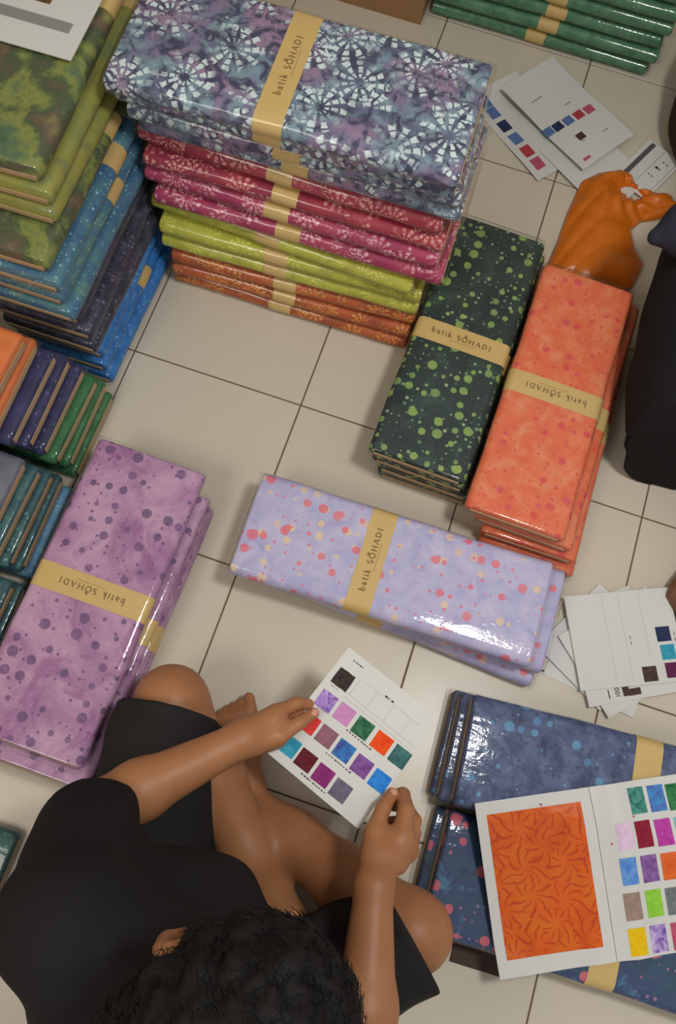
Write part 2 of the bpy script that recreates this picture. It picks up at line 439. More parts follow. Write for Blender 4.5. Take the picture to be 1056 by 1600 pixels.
def sweep(xs, secs, caps=True):
    n = len(secs[0])
    V = np.concatenate([np.column_stack([np.full(n, x), s]) for x, s in zip(xs, secs)])
    S0 = secs[len(secs)//2]
    seg = np.linalg.norm(np.roll(S0, -1, 0)-S0, axis=1)
    per = np.concatenate([[0], np.cumsum(seg)])
    Fs, UV = [], []
    for k in range(len(xs)-1):
        for i in range(n):
            j = (i+1) % n
            Fs.append((k*n+i, (k+1)*n+i, (k+1)*n+j, k*n+j)[::-1])
            UV.append([(xs[k], per[i]), (xs[k+1], per[i]), (xs[k+1], per[i+1]), (xs[k], per[i+1])][::-1])
    if caps:
        Fs.append(tuple(range(n))[::-1]); UV.append([(xs[0]+s[1]-0.02, s[0]) for s in secs[0]][::-1])
        m = (len(xs)-1)*n
        Fs.append(tuple(range(m, m+n))); UV.append([(xs[-1]+s[1], s[0]+0.3) for s in secs[-1]])
    return V, Fs, UV

def wob(x, ph, amp): return amp*(math.sin(9*x+ph)+0.6*math.sin(23*x+2.1*ph)+0.4*math.sin(47*x+3.3*ph))

def make_pack(label, group, fabric, centre, rz, L=0.60, W=0.212, T=0.042, band=0.0, text=0, rx=0.0, ry=0.0,
              insert=0.010, band_w=0.052, has_band=True):
    """centre = (x, y, z of the underside). Long side along local X. text: 0 none, +1/-1 reads towards +Y/-Y."""
    root = empty('fabric_pack', centre, rz, rx, ry)
    tag(root, label, 'fabric pack', group)
    ph = random.uniform(0, 6.28)
    xs = np.concatenate([[-L/2, -L/2+0.002, -L/2+0.006], np.linspace(-L/2+0.03, L/2-0.03, 17), [L/2-0.006, L/2-0.002, L/2]])
    z0, z1 = 0.0032, T-0.0046
    rr = T*0.40
    def sec(x, off=0.0, sq=1.0):
        a = W/2+wob(x, ph, 0.0011)
        top = z1+wob(x, ph+2, 0.0005)
        zm = (z0+top)/2
        h = (top-z0)/2*sq
        return section(a+off, zm-h-off, zm+h+off, rr*sq+off, 0.0018*sq)
    secs = []
    for x in xs:
        d = L/2-abs(x)
        secs.append(sec(x, -0.004 if d < 0.001 else (-0.0015 if d < 0.004 else 0.0)))
    V, Fs, UV = sweep(xs, secs)
    mesh_obj('folded_cloth', V, Fs, FAB[fabric], root, True, fuv=UV)
    V, Fs = box_data(-L/2-0.0022, L/2+0.0022, -W/2+0.012, W/2-0.012, z0+0.004, z0+0.004+insert)
    mesh_obj('cardboard_insert', V, Fs, CARDB, root)
    if has_band:
        bx = np.linspace(band-band_w/2, band+band_w/2, 4)
        V, Fs, UV = sweep(bx, [sec(x, 0.0009) for x in bx], caps=False)
        bo = mesh_obj('paper_band', V, Fs, BAND, root, True, fuv=UV)
        if text:
            V2, F2, tw = strokes('batik SOHADI', 0.0135, 0.22)
            zt = z1+0.0030+0.0008
            n0 = len(V2)
            # hair line and tiny tag line under the name
            V2 += [(-0.026, -0.0062), (0.036, -0.0062), (0.036, -0.0058), (-0.026, -0.0058)]
            F2 = list(F2)+[(n0, n0+1, n0+2, n0+3)]
            if text > 0: P = [(band+0.0045-y, x, zt-0.0018*(x/(W/2))**2) for x, y in V2]
            else: P = [(band-0.0045+y, -x, zt-0.0018*(x/(W/2))**2) for x, y in V2]
            mesh_obj('lettering', P, F2, INK, bo)
    e = 0.010
    xs2 = np.concatenate([[-L/2-e, -L/2-e*0.55, -L/2-0.004], np.linspace(-L/2+0.004, L/2-0.004, 19), [L/2+0.004, L/2+e*0.55, L/2+e]])
    secs = []
    for x in xs2:
        d = abs(x)-L/2
        sq = 1.0 if d <= 0.0041 else (0.55 if d < e*0.8 else 0.08)
        secs.append(sec(max(-L/2, min(L/2, x)), 0.0022*min(1, sq*1.5), sq))
    V, Fs, UV = sweep(xs2, secs)
    mesh_obj('plastic_sleeve', V, Fs, FILM, root, True, fuv=UV)
    return root

ORD = ['lowest', 'second from the bottom', 'third from the bottom', 'fourth from the bottom', 'fifth from the bottom', 'sixth from the bottom']
R_ = math.radians

# --- tall stack of four colours
W0 = 0.214
TALL = [  # fabric, centre x, front y, turn
 ('rust', .297, -.197, 1.3), ('rust', .297, -.196, 2.6), ('rust', .298, -.190, 3.2),
 ('lime', .290, -.188, 2.4), ('lime', .290, -.186, 2.4), ('lime', .275, -.178, -1.5),
 ('magenta', .306, -.180, 1.6), ('magenta', .290, -.172, .3), ('crimson', .290, -.165, 1.4), ('crimson', .281, -.152, -.5),
 ('star_blue', .300, -.156, 1.6), ('star_blue', .290, -.168, 2.4), ('star_blue', .278, -.180, .8), ('star_blue', .278, -.200, 1.9)]
TALL_LAB = ['rust orange batik pack, lowest of the tall four-colour stack', 'rust orange batik pack, middle of three under the lime packs',
 'rust orange batik pack lying directly under the lime packs', 'lime batik pack, lowest of three, directly on the rust packs',
 'bright lime batik pack, middle of three in the tall stack', 'lime batik pack directly under the crimson packs, end poking out left',
 'magenta batik pack directly on the lime packs', 'magenta batik pack with flower print, second above the lime packs',
 'thin crimson batik pack squeezed under the topmost crimson pack', 'crimson batik pack directly under the blue starburst packs',
 'pale blue batik pack directly on the crimson packs', 'blue grey batik pack, third below the top of the tall stack',
 'blue starburst batik pack directly below the top of the tall stack', 'blue purple starburst batik pack with lettered band, on top of tall stack']
z = 0.0
TT = [.041, .041, .041, .043, .043, .041, .045, .045, .038, .045, .043, .043, .043, .046]
for k, (f, cx, fy, a) in enumerate(TALL):
    w = 0.262 if k == 13 else (0.235 if k in (6, 7, 8, 9) else W0)
    make_pack(TALL_LAB[k], 'packs of the tall four-colour stack', f, (cx, fy+w/2, z), R_(a), (.560 if k < 3 else .578 if k < 6 else .612 if k < 10 else .624), w, TT[k],
              band=(-0.018 if k < 13 else -0.022)+random.uniform(-.012, .012)*(k < 13), text=1 if k == 13 else 0)
    z += TT[k]+0.0005
TALL_TOP = z

# --- green and blue stack at the left
GST = [('azure', -.008, -.494, 0), ('azure', -.018, -.490, .5), ('azure', -.020, -.482, 1), ('ink', -.014, -.495, 0), ('ink', -.020, -.490, .6), ('ink', -.034, -.485, .5),
 ('peacock', -.026, -.507, .6), ('peacock', -.036, -.500, .2), ('peacock', -.034, -.502, .8), ('jungle', -.050, -.494, 1.2),
 ('lemon', -.052, -.424, 1.2), ('lemon', -.056, -.420, 2.2), ('jungle', -.072, -.415, 3.6)]
GLAB = ['azure blue batik pack lying on the floor under the left tall stack', 'azure blue batik pack, second from the floor in left stack',
 'azure blue batik pack directly under the ink black packs', 'ink black batik pack directly on the azure packs', 'ink black batik pack, middle of three in left stack',
 'ink black batik pack directly under the peacock blue packs', 'peacock blue batik pack directly on the ink black packs', 'peacock blue batik pack, middle of three in left stack',
 'peacock blue batik pack directly under the leafy green packs', 'leafy green batik pack, jutting out in front below the yellow green packs',
 'yellow green batik pack, lower of two in left stack', 'yellow green batik pack directly under the topmost leafy pack', 'leafy green batik pack on top of left stack, under white sheet']
z = 0.0
for k, (f, xr, yf, a) in enumerate(GST):
    T = 0.0455
    make_pack(GLAB[k], 'packs of the left green and blue stack', f, (xr-.106, yf+.30, z), R_(90+a), 0.60, .212, T,
              band=(.12, -.066, .12, .12, .13, .12, .12, -.048, -.010, .016, .13, .14, .072)[k], insert=.009)
    z += T+0.0005
G_TOP = z

# --- stacks seen end-on at the left edge
L2 = [('emerald', .004, -.628, 0), ('emerald', -.004, -.628, 1), ('emerald', -.012, -.632, -1), ('indigo', -.028, -.640, 0), ('indigo', -.044, -.652, 1), ('indigo', -.056, -.664, 0),
      ('tangerine', -.078, -.676, 1), ('tangerine', -.084, -.682, -1)]
L2LAB = ['emerald batik pack on the floor, lowest of the end-on stack', 'emerald batik pack, middle one in the end-on stack', 'emerald batik pack directly under the indigo packs',
 'indigo batik pack directly on the emerald packs', 'indigo batik pack, middle of three end-on', 'indigo batik pack directly under the tangerine packs',
 'tangerine batik pack directly on the indigo packs', 'tangerine batik pack on top of end-on stack at left edge']
z = 0.0
for k, (f, xr, cy, a) in enumerate(L2):
    make_pack(L2LAB[k], 'packs of the end-on indigo stack', f, (xr-.30, cy, z), R_(a), 0.60, .208, .0425, insert=.014, has_band=False)
    z += .043
L3 = [('sky', .012, -.862, 0), ('teal', -.002, -.862, 1), ('teal', -.010, -.864, 0), ('teal', -.022, -.868, -1), ('ash', -.036, -.880, 0)]
L3LAB = ['sky blue batik pack on the floor beside the mauve stack', 'teal batik pack directly on the sky blue pack', 'teal batik pack, middle of three beside the mauve stack',
 'teal batik pack directly under the ash grey pack', 'ash grey batik pack on top of teal packs at left edge']
z = 0.0
for k, (f, xr, cy, a) in enumerate(L3):
    make_pack(L3LAB[k], 'packs of the end-on teal stack', f, (xr-.30, cy, z), R_(a), 0.60, .212, .0425, insert=.014, has_band=False)
    z += .043
z = 0.0
for k, (f, xr, cy, a) in enumerate([('teal', .034, -1.088, 0), ('teal', .022, -1.090, 1), ('teal', .012, -1.092, 0)]):
    make_pack(['dark teal batik pack on floor behind the mauve stack', 'dark teal batik pack, middle of three behind mauve stack', 'dark teal batik pack, top of three behind mauve stack'][k],
              'packs of the dark teal stack', f, (xr-.30, cy, z), R_(a), 0.60, .200, .0425, insert=.014, has_band=False)
    z += .043
make_pack('dark teal batik pack on floor at lower left, behind seated person', None, 'teal', (-.105, -1.52, 0), 0, 0.60, .20, .044, has_band=False)

# --- mauve dotted stack
z = 0.0
for k, (cx, cy, a) in enumerate([(.190, -1.006, 89.5), (.190, -1.008, 90), (.186, -1.004, 89.2), (.170, -.969, 89.2)]):
    make_pack(['mauve dotted batik pack on floor, lowest of mauve stack', 'mauve dotted batik pack, second from floor in mauve stack',
               'mauve dotted batik pack directly under the lettered mauve pack', 'mauve dotted batik pack with lettered band, top of mauve stack'][k],
              'mauve dotted packs', 'mauve', (cx, cy, z), R_(a), .600, .234, .0365, band=.006, text=1 if k == 3 else 0)
    z += .037

# --- lavender dotted stack
z = 0.0
for k, (cx, cy, a) in enumerate([(.745, -.722, -3.0), (.742, -.716, .6), (.704, -.724, 1.0)]):
    make_pack(['lavender dotted batik pack on floor, turned askew under the others', 'lavender dotted batik pack, middle one, shifted right',
               'lavender dotted batik pack with lettered band, top of its stack'][k],
              'lavender dotted packs', 'lavender', (cx, cy, z), R_(a), .612, .218, .0455, band=-.045, text=1 if k == 2 else 0)
    z += .046

# --- dark green dotted stack
z = 0.0
for k, (cx, cy, a) in enumerate([(.722, -.200, 89), (.720, -.203, 88.6), (.706, -.203, 88.2), (.696, -.204, 88.2)]):
    make_pack(['dark green dotted batik pack on floor, lowest of its stack', 'dark green dotted batik pack, second from floor',
               'dark green dotted batik pack directly under the lettered dark green pack', 'dark green dotted batik pack with lettered band, top of its stack'][k],
              'dark green dotted packs', 'pine', (cx, cy, z), R_(a), .610, .210, .0375, band=.0, text=-1 if k == 3 else 0)
    z += .038

# --- coral dotted stack
z = 0.0
for k, (cx, cy, a) in enumerate([(.968, -.292, 90.5), (.962, -.272, 90), (.945, -.262, 88.4), (.916, -.262, 88.6)]):
    make_pack(['coral dotted batik pack on floor, lowest of coral stack', 'coral dotted batik pack, second from floor, jutting right',
               'coral dotted batik pack directly under the lettered coral pack', 'coral dotted batik pack with lettered band, top of its stack'][k],
              'coral dotted packs', 'coral', (cx, cy, z), R_(a), .602, .209, .0395, band=-.0, text=1 if k == 3 else 0)
    z += .040

# --- slate blue and navy stacks at lower right
z = 0.0
for k, (cx, cy, a) in enumerate([(1.206, -.994, 2.0), (1.216, -.996, 3.0), (1.234, -.992, 4.2)]):
    make_pack(['slate blue batik pack on floor, lowest of slate stack', 'slate blue batik pack, middle of slate stack', 'slate blue pebble batik pack on top of slate stack'][k],
              'slate blue packs', 'slate', (cx, cy, z), R_(a), .60, .21, .0455, band=.04)
    z += .046
z = 0.0
for k, (cx, cy, a) in enumerate([(1.232, -1.224, 1.0), (1.252, -1.228, 1.0)]):
    make_pack(['navy red-dotted batik pack on floor, under the other navy pack', 'navy red-dotted batik pack lying partly under the open catalogue'][k],
              'navy red-dotted packs', 'navy', (cx, cy, z), R_(a), .60, .214, .0455, band=.03)
    z += .046

# --- forest green stack at upper right
z = 0.0
for k in range(8):
    make_pack('forest green batik pack by the cardboard box, ' + ['lowest of eight', 'second from the floor', 'third from the floor', 'fourth from the floor',
              'fifth from the floor', 'fourth from the top', 'second from the top', 'topmost'][k],
              'forest green packs', 'forest', (.655+random.uniform(-.008, .008), .906+random.uniform(-.006, .006), z), R_(1.2+random.uniform(-.8, .8)), .59, .21, .0415,
              band=.005+random.uniform(-.02, .02))
    z += .042

# ---------------------------------------------------------------- cardboard box behind the tall stack
bx = empty('cardboard_box', (.126, .935, 0), R_(0.5))
tag(bx, 'plain brown cardboard box on floor behind the tall stack', 'box')
BOXM = simple('brown_box_card', lin(150, 116, 84, 1.2), 0.8, 0.15, 0.06, 40)
t = 0.004
for (x0, x1, y0, y1, z0, z1, nm) in ((-.21, .21, -.18, -.18+t, 0, .27, 'side_panel'), (-.21, .21, .18-t, .18, 0, .27, 'side_panel'), (-.21, -.21+t, -.18+t, .18-t, 0, .27, 'side_panel'),
                                     (.21-t, .21, -.18+t, .18-t, 0, .27, 'side_panel'), (-.21+t, .21-t, -.18+t, .18-t, 0, t, 'bottom_panel')):
    V, Fs = box_data(x0, x1, y0, y1, z0, z1); mesh_obj(nm, V, Fs, BOXM, bx)
V, Fs = box_data(-.21, .21, -.18, -.001, .2705, .2735); mesh_obj('flap', V, Fs, BOXM, bx)
V, Fs = box_data(-.21, .21, .001, .18, .2705, .2735); mesh_obj('flap', V, Fs, BOXM, bx)
V, Fs = box_data(-.212, .212, -.025, .025, .2737, .2742); mesh_obj('packing_tape', V, Fs, simple('tan_tape', lin(170, 136, 92), 0.25, 0.5), bx)

# ---------------------------------------------------------------- paper sheets, swatch cards, catalogue
def swatch_mat(name, a, b, scale=70, c=None):
    g = Nodes(name)
    tc = g.n('ShaderNodeTexCoord').outputs['Object']
    st = [(0.34, a), (0.66, b)] if c is None else [(0.32, a), (0.5, b), (0.66, c)]
    return g.principled(g.ramp(g.noise(tc, scale, 4, 0.6, 0.8), st), 0.7, 0.2)
S = lambda r, g_, b: lin(r, g_, b, 1.3)
SW = {
 'black': swatch_mat('black_sample', S(34, 26, 28), S(64, 52, 50), 160), 'violet': swatch_mat('violet_sample', S(84, 46, 142), S(176, 146, 206), 60),
 'pink': swatch_mat('pink_sample', S(176, 120, 172), S(190, 132, 184), 80), 'green': swatch_mat('green_sample', S(22, 62, 52), S(58, 118, 82), 90),
 'scarlet': swatch_mat('scarlet_sample', S(206, 58, 12), S(226, 78, 26), 60), 'seagreen': swatch_mat('sea_green_sample', S(34, 72, 84), S(70, 118, 112), 80),
 'red': swatch_mat('red_sample', S(186, 44, 44), S(202, 60, 58), 60), 'brownmauve': swatch_mat('brown_mauve_sample', S(118, 88, 94), S(140, 92, 112), 80),
 'blue': swatch_mat('blue_sample', S(58, 62, 128), S(48, 118, 188), 70), 'plum': swatch_mat('plum_sample', S(98, 44, 112), S(122, 86, 152), 70),
 'azure': swatch_mat('azure_sample', S(26, 100, 190), S(48, 134, 214), 70), 'cyan': swatch_mat('cyan_sample', S(34, 122, 154), S(58, 152, 178), 70),
 'maroon': swatch_mat('maroon_sample', S(76, 20, 30), S(96, 30, 42), 70), 'magenta': swatch_mat('magenta_sample', S(112, 26, 92), S(134, 48, 116), 70),
 'grey': swatch_mat('grey_violet_sample', S(86, 84, 102), S(108, 102, 126), 110), 'navy': swatch_mat('navy_sample', S(34, 42, 72), S(44, 54, 86), 70),
 'wine': swatch_mat('wine_sample', S(78, 24, 62), S(94, 38, 76), 70), 'darkbrown': swatch_mat('dark_brown_sample', S(58, 46, 42), S(76, 60, 54), 120),
 'steel': swatch_mat('steel_blue_sample', S(70, 92, 142), S(92, 116, 164), 90), 'brick': swatch_mat('brick_red_sample', S(150, 52, 62), S(168, 68, 78), 90),
 'rose': swatch_mat('rose_sample', S(158, 66, 92), S(176, 84, 108), 90), 'lilac': swatch_mat('lilac_sample', S(196, 170, 200), S(214, 190, 212), 90),
 'garnet': swatch_mat('garnet_sample', S(120, 22, 44), S(136, 34, 54), 90), 'fuchsia': swatch_mat('fuchsia_sample', S(160, 48, 142), S(178, 66, 158), 90),
 'aqua': swatch_mat('aqua_sample', S(88, 160, 176), S(112, 180, 190), 90), 'cornflower': swatch_mat('cornflower_sample', S(60, 112, 190), S(104, 150, 208), 60),
 'amethyst': swatch_mat('amethyst_sample', S(104, 62, 130), S(136, 104, 160), 80), 'terracotta': swatch_mat('terracotta_sample', S(196, 86, 34), S(210, 100, 46), 80),
 'taupe': swatch_mat('taupe_sample', S(132, 118, 104), S(152, 128, 120), 80), 'lime': swatch_mat('lime_sample', S(118, 180, 52), S(140, 196, 70), 80),
 'smoke': swatch_mat('smoke_sample', S(90, 100, 104), S(116, 124, 124), 80), 'yellow': swatch_mat('yellow_sample', S(206, 166, 12), S(226, 186, 20), 200),
 'wisteria': swatch_mat('wisteria_sample', S(104, 72, 160), S(196, 176, 216), 60), 'jade': swatch_mat('jade_sample', S(30, 92, 90), S(80, 148, 136), 80),
 'ocean': swatch_mat('ocean_sample', S(72, 88, 160), S(62, 140, 196), 70), 'leaf': swatch_mat('leaf_green_sample', S(20, 84, 50), S(60, 128, 78), 80),
}

def patch(name, x, y, w, h, zf, dz, mat, parent, n=4, thick=0.0006, rot=0.0, fray=0.0):
    """thin rectangular piece following the sheet zf, centred on x, y"""
    V = []
    ca, sa = math.cos(rot), math.sin(rot)
    for lev in (0, 1):
        for i in range(n+1):
            for j in range(n+1):
                px, py = (i/n-0.5)*w, (j/n-0.5)*h
                if fray:
                    px *= 1+fray*math.sin(7*j/n*3.1+x*50); py *= 1+fray*math.cos(5*i/n*3.1+y*70)
                qx, qy = x+px*ca-py*sa, y+px*sa+py*ca
                V.append((qx, qy, zf(qx, qy)+dz+(thick if lev else 0)))
    m = (n+1)**2
    Fs = []
    idx = lambda i, j, l: l*m+i*(n+1)+j
    for i in range(n):
        for j in range(n):
            Fs.append((idx(i,j,1), idx(i+1,j,1), idx(i+1,j+1,1), idx(i,j+1,1)))
            Fs.append((idx(i,j,0), idx(i,j+1,0), idx(i+1,j+1,0), idx(i+1,j,0)))
    for i in range(n):
        Fs += [(idx(i,0,0), idx(i+1,0,0), idx(i+1,0,1), idx(i,0,1)), (idx(i+1,n,0), idx(i,n,0), idx(i,n,1), idx(i+1,n,1)),
               (idx(0,i+1,0), idx(0,i,0), idx(0,i,1), idx(0,i+1,1)), (idx(n,i,0), idx(n,i+1,0), idx(n,i+1,1), idx(n,i,1))]
    return mesh_obj(name, V, Fs, mat, parent, smooth=False)

def marks(name, rects, zf, dz, mat, parent):
    """small flat printed dashes: (x, y, w, h)"""
    V, Fs = [], []
    for (x, y, w, h) in rects:
        k = max(1, int(max(w, h)/.008))
        for i in range(k):
            b = len(V)
            for sx, sy in ((-1,-1),(1,-1),(1,1),(-1,1)):
                if w > h: qx, qy = x-w/2+w*(i+(sx > 0))/k, y+sy*h/2
                else: qx, qy = x+sx*w/2, y-h/2+h*(i+(sy > 0))/k
                V.append((qx, qy, zf(qx, qy)+dz))
            Fs.append((b, b+1, b+2, b+3))
    return tag(mesh_obj(name, V, Fs, mat, parent), kind='stuff')

def dashes(x, y, length, h, n, seed=0):
    r = random.Random(seed); o = []; p = x-length/2; step = length/n
    for k in range(n):
        w = step*r.uniform(0.45, 0.85)
        o.append((p+w/2, y, w, h*r.uniform(0.7, 1.1))); p += step
    return o

flat = lambda x, y: 0.0
def sheet(name, label, cat, loc, rz, w, h, zf=flat, rx=0.0, ry=0.0, group=None, n=14, thick=0.0006, part='paper'):
    root = empty(name, loc, rz, rx, ry)
    tag(root, label, cat, group)
    patch(part, 0, 0, w, h, zf, 0, PAPER, root, n=n, thick=thick)
    return root

# card held by the seated person
bend = lambda x, y: 0.004*math.sin(2.2*x/0.1+0.6)
held = sheet('swatch_card', 'white card with fifteen cloth swatches held in both hands of seated person', 'swatch card',
             (.722, -1.0685, .268), R_(-20), .197, .226, bend, rx=R_(3.0), n=10, thick=.0012)
ROWS = [(-.072, .063, 'black', .035), (-.072, .016, 'violet', 0), (-.034, .018, 'pink', 0), (.005, .019, 'green', 0), (.045, .020, 'scarlet', 0), (.083, .021, 'seagreen', 0),
        (-.072, -.031, 'red', 0), (-.035, -.030, 'brownmauve', 0), (.003, -.030, 'blue', 0), (.042, -.031, 'plum', 0), (.080, -.031, 'azure', 0),
        (-.074, -.081, 'cyan', 0), (-.038, -.082, 'maroon', 0), (.000, -.083, 'magenta', 0), (.038, -.084, 'grey', 0)]
for x, y, c, fr_ in ROWS:
    patch('cloth_swatch', x, y, .0315, .031, bend, .0014, SW[c], held, n=4, rot=R_(2), fray=fr_)
marks('printed_text', dashes(-.066, .100, .024, .0022, 5, 1)+dashes(.012, .086, .020, .0026, 3, 2)+dashes(.012, .000, .055, .0020, 9, 3)
      + dashes(.008, -.051, .055, .0020, 9, 4)+dashes(-.004, -.103, .055, .0020, 9, 5)+dashes(-.075, .043, .016, .0009, 4, 6), bend, .0016, BLACKPRINT, held)
marks('printed_lines', [(x, .066, .0005, .032) for x in (-.048, -.012, .024, .060)]+[(.02, .049, .15, .0005), (.02, .041, .15, .0005), (.02, .083, .12, .0004)], bend, .0016, LINEPRINT, held)

# fan of swatch cards on the floor at the right
CARDS = [  # centre x, y, turn, w, h, z
 (1.185, -.726, -8, .200, .190), (1.171, -.712, -29, .180, .200), (1.207, -.689, 40, .150, .197), (1.2275, -.7048, 47, .228, .191),
 (1.230, -.7045, 28, .228, .197), (1.214, -.683, 24, .228, .197)]
CLAB = ['undermost white card of the fan, corner with dark swatch showing', 'white card of the fan turned clockwise, mostly covered',
 'white card of the fan with only a top corner showing', 'white card of the fan pointing down towards the slate pack',
 'white card of the fan with figures 100 beside a dark cut-out swatch', 'topmost white card of the fan with navy, teal and wine swatches']
for k, (x, y, a, w, h) in enumerate(CARDS):
    ph = k*1.3
    zf = lambda px, py, ph=ph: 0.0016*math.sin(14*px+ph)
    c = sheet('swatch_card', CLAB[k], 'swatch card', (x, y, .0022+k*.0042), R_(a), w, h, zf, group='fan of swatch cards on the floor', n=8)
    rects = dashes(-w*.30, 0, .03, .0012, 5, k)+dashes(.01, -.01, .022, .0012, 3, k+9)
    if k == 0: patch('cloth_swatch', -.078, .075, .03, .03, zf, .0007, SW['darkbrown'], c)
    if k == 3:
        rects += dashes(-.03, -.088, .04, .0014, 5, 5)
    if k == 4:
        patch('cloth_swatch', -.030, -.073, .014, .032, zf, .0007, SW['darkbrown'], c); patch('cloth_swatch', -.012, -.083, .026, .014, zf, .0007, SW['darkbrown'], c)
        V2, F2, tw = strokes('100', .011, .05)
        mesh_obj('handwriting', [(-.048-vy+.004, vx-.078, zf(-.05, 0)+.0012) for vx, vy in V2], F2, BLACKPRINT, c)
        rects += dashes(-.066, -.08, .004, .02, 1, 3)
    if k == 5:
        for sx, sy, sc in ((.0815, .001, 'navy'), (.084, -.037, 'cyan'), (.086, -.0745, 'wine'), (.0366, -.078, 'darkbrown')):
            patch('cloth_swatch', sx, sy, .030, .031, zf, .0007, SW[sc], c)
        marks('printed_lines', [(-.035, 0, .0005, .18), (.0, 0, .0005, .18), (.045, .02, .0005, .14)], zf, .0009, LINEPRINT, c)
        rects = [(.105, .0-.012*i, .0014, .008) for i in range(5)]+[(.01, -.012*i, .0014, .007) for i in range(2)]
    marks('printed_text', rects, zf, .0009, BLACKPRINT, c)

# loose sheets on the floor at the upper right
w1 = lambda x, y: .010*max(0, (-x-.09)/.06)**2+.003*math.sin(20*x+8*y)+.003
s1 = sheet('sample_sheet', 'white paper sheet with a single column of blue and red swatches', 'paper sheet', (.69, .535, .001), R_(-38), .30, .16, w1)
for x, sc in ((-.115, 'steel'), (-.079, 'steel'), (-.031, 'navy'), (.017, 'steel'), (.064, 'brick'), (.108, 'rose')):
    patch('cloth_swatch', x, -.048, .034, .028, w1, .0008, SW[sc], s1)
w2 = lambda x, y: .006*abs(math.sin(9*x+3*y))+.004*math.cos(16*y)+.009
s2 = sheet('sample_sheet', 'large wavy white paper sheet with a row of five small swatches', 'paper sheet', (.778, .597, .010), R_(-33), .31, .182, w2)
for y, sc in ((-.080, 'steel'), (-.050, 'navy'), (-.017, 'steel'), (.018, 'brick'), (.052, 'rose')):
    patch('cloth_swatch', .022+y*.08, y, .024, .027, w2, .0008, SW[sc], s2)
patch('cloth_swatch', .076, -.026, .02, .022, w2, .0008, SW['darkbrown'], s2)
patch('cloth_swatch', .135, -.060, .008, .022, w2, .0008, SW['rose'], s2)
marks('printed_text', [(-.02, .02, .002, .02), (-.075, -.04, .002, .035), (.02, .06, .0015, .02), (.10, .04, .002, .02), (.09, -.03, .002, .01)], w2, .0010, GREYPRINT, s2)
s3 = sheet('sample_sheet', 'white paper sheet with two dark swatches, under orange bag', 'paper sheet', (.885, .475, .0070), R_(-33), .24, .17, lambda x, y: .002)
for x, y in ((.075, .035), (.060, .078)): patch('cloth_swatch', x, y, .024, .024, lambda x, y: .002, .0008, SW['darkbrown'], s3)
s4 = sheet('sample_sheet', 'white printed sheet with a dark grey bar, beside orange bag', 'paper sheet', (1.015, .512, .0095), R_(-25), .105, .16, lambda x, y: .001)
marks('printed_bar', [(-.034, .012, .013, .125)], lambda x, y: .001, .0009, GREYPRINT, s4)
marks('printed_text', dashes(.025, .045, .02, .003, 2, 1)+dashes(.02, .02, .02, .006, 2, 2)+dashes(.018, -.01, .02, .003, 2, 3)+[(.0, .0, .0008, .15), (.045, .0, .0008, .15)], lambda x, y: .001, .0009, BLACKPRINT, s4)

# white sheet with brown picture on top of the left stack
s5 = sheet('sample_sheet', 'white sheet with brown picture and grey strip on left stack', 'paper sheet', (-.222, -.060, G_TOP+.0035), R_(1.5), .262, .285, lambda x, y: .0015, n=6, thick=.002)
g = Nodes('brown_flower_picture')
tc = g.n('ShaderNodeTexCoord').outputs['Object']
BROWNPIC = g.principled(g.ramp(g.noise(tc, 30, 5, 0.7, 2.0), [(0.4, lin(92, 68, 36)), (0.6, lin(120, 92, 52)), (0.72, lin(170, 140, 96))]), 0.5, 0.3)
patch('picture', -.035, .045, .175, .175, lambda x, y: .0015, .0022, BROWNPIC, s5)
patch('grey_strip', -.012, -.080, .236, .022, lambda x, y: .0015, .0022, simple('pale_grey_strip', lin(128, 128, 128, 1.3), .5, .3), s5)
marks('printed_text', dashes(-.09, -.080, .05, .005, 6, 4), lambda x, y: .0015, .0031, GREYPRINT, s5)

# open catalogue on the slate and navy packs
cat = empty('open_catalogue', (1.137, -1.19, 0), R_(26))
tag(cat, 'open catalogue with orange leaf print page and colour swatch page', 'catalogue')
def cat_z(x, y):
    Y = -1.19+x*math.sin(R_(26))+y*math.cos(R_(26))
    X = 1.137+x*math.cos(R_(26))-y*math.sin(R_(26))
    edge = -1.085+(X-.95)*.0733
    t = (Y-edge)
    base = .1440 if t > 0 else max(.098, .1440+t*.19)
    base = .1440-.0 if t > .02 else base
    d = x-.105
    curl = .011*math.exp(-((d-.04)/.028)**2)+.006*math.exp(-((d+.03)/.025)**2)
    return base+curl+.004
def page(name, x0, x1):
    return patch(name, (x0+x1)/2, 0, x1-x0, .298, cat_z, 0, PAPER, cat, n=22, thick=.0022)
for o in (page('left_page', -.108, .1035), page('right_page', .1045, .316)):
    o.data.polygons.foreach_set('use_smooth', [True]*len(o.data.polygons))
    o.data.set_sharp_from_angle(angle=R_(40))
g = Nodes('orange_leaf_print')
tc = g.n('ShaderNodeTexCoord').outputs['Object']
wp = g.vmath('ADD', tc, g.vscale(g.vmath('SUBTRACT', g.noise(tc, 22, 2, out=1), (.5, .5, .5)), .03))
vo = g.voronoi(wp, 19, .9)
d = g.vmath('SUBTRACT', wp, vo.outputs['Position'])
s3_ = g.n('ShaderNodeSeparateXYZ', {0: d})
th = g.math('ARCTAN2', s3_.outputs[1], s3_.outputs[0])
r = g.math('MULTIPLY', g.vmath('LENGTH', g.vmath('MULTIPLY', d, (1, 1, 0)), out=1), 19)
a = g.math('ADD', g.math('MULTIPLY', th, 9/(2*PI)), g.math('MULTIPLY', r, 1.3))
a = g.math('ABSOLUTE', g.math('SUBTRACT', g.math('FRACT', g.math('ADD', a, 20.)), .5))
leaf = g.math('MULTIPLY', g.step(a, .2, .0), g.step(r, .1, .25))
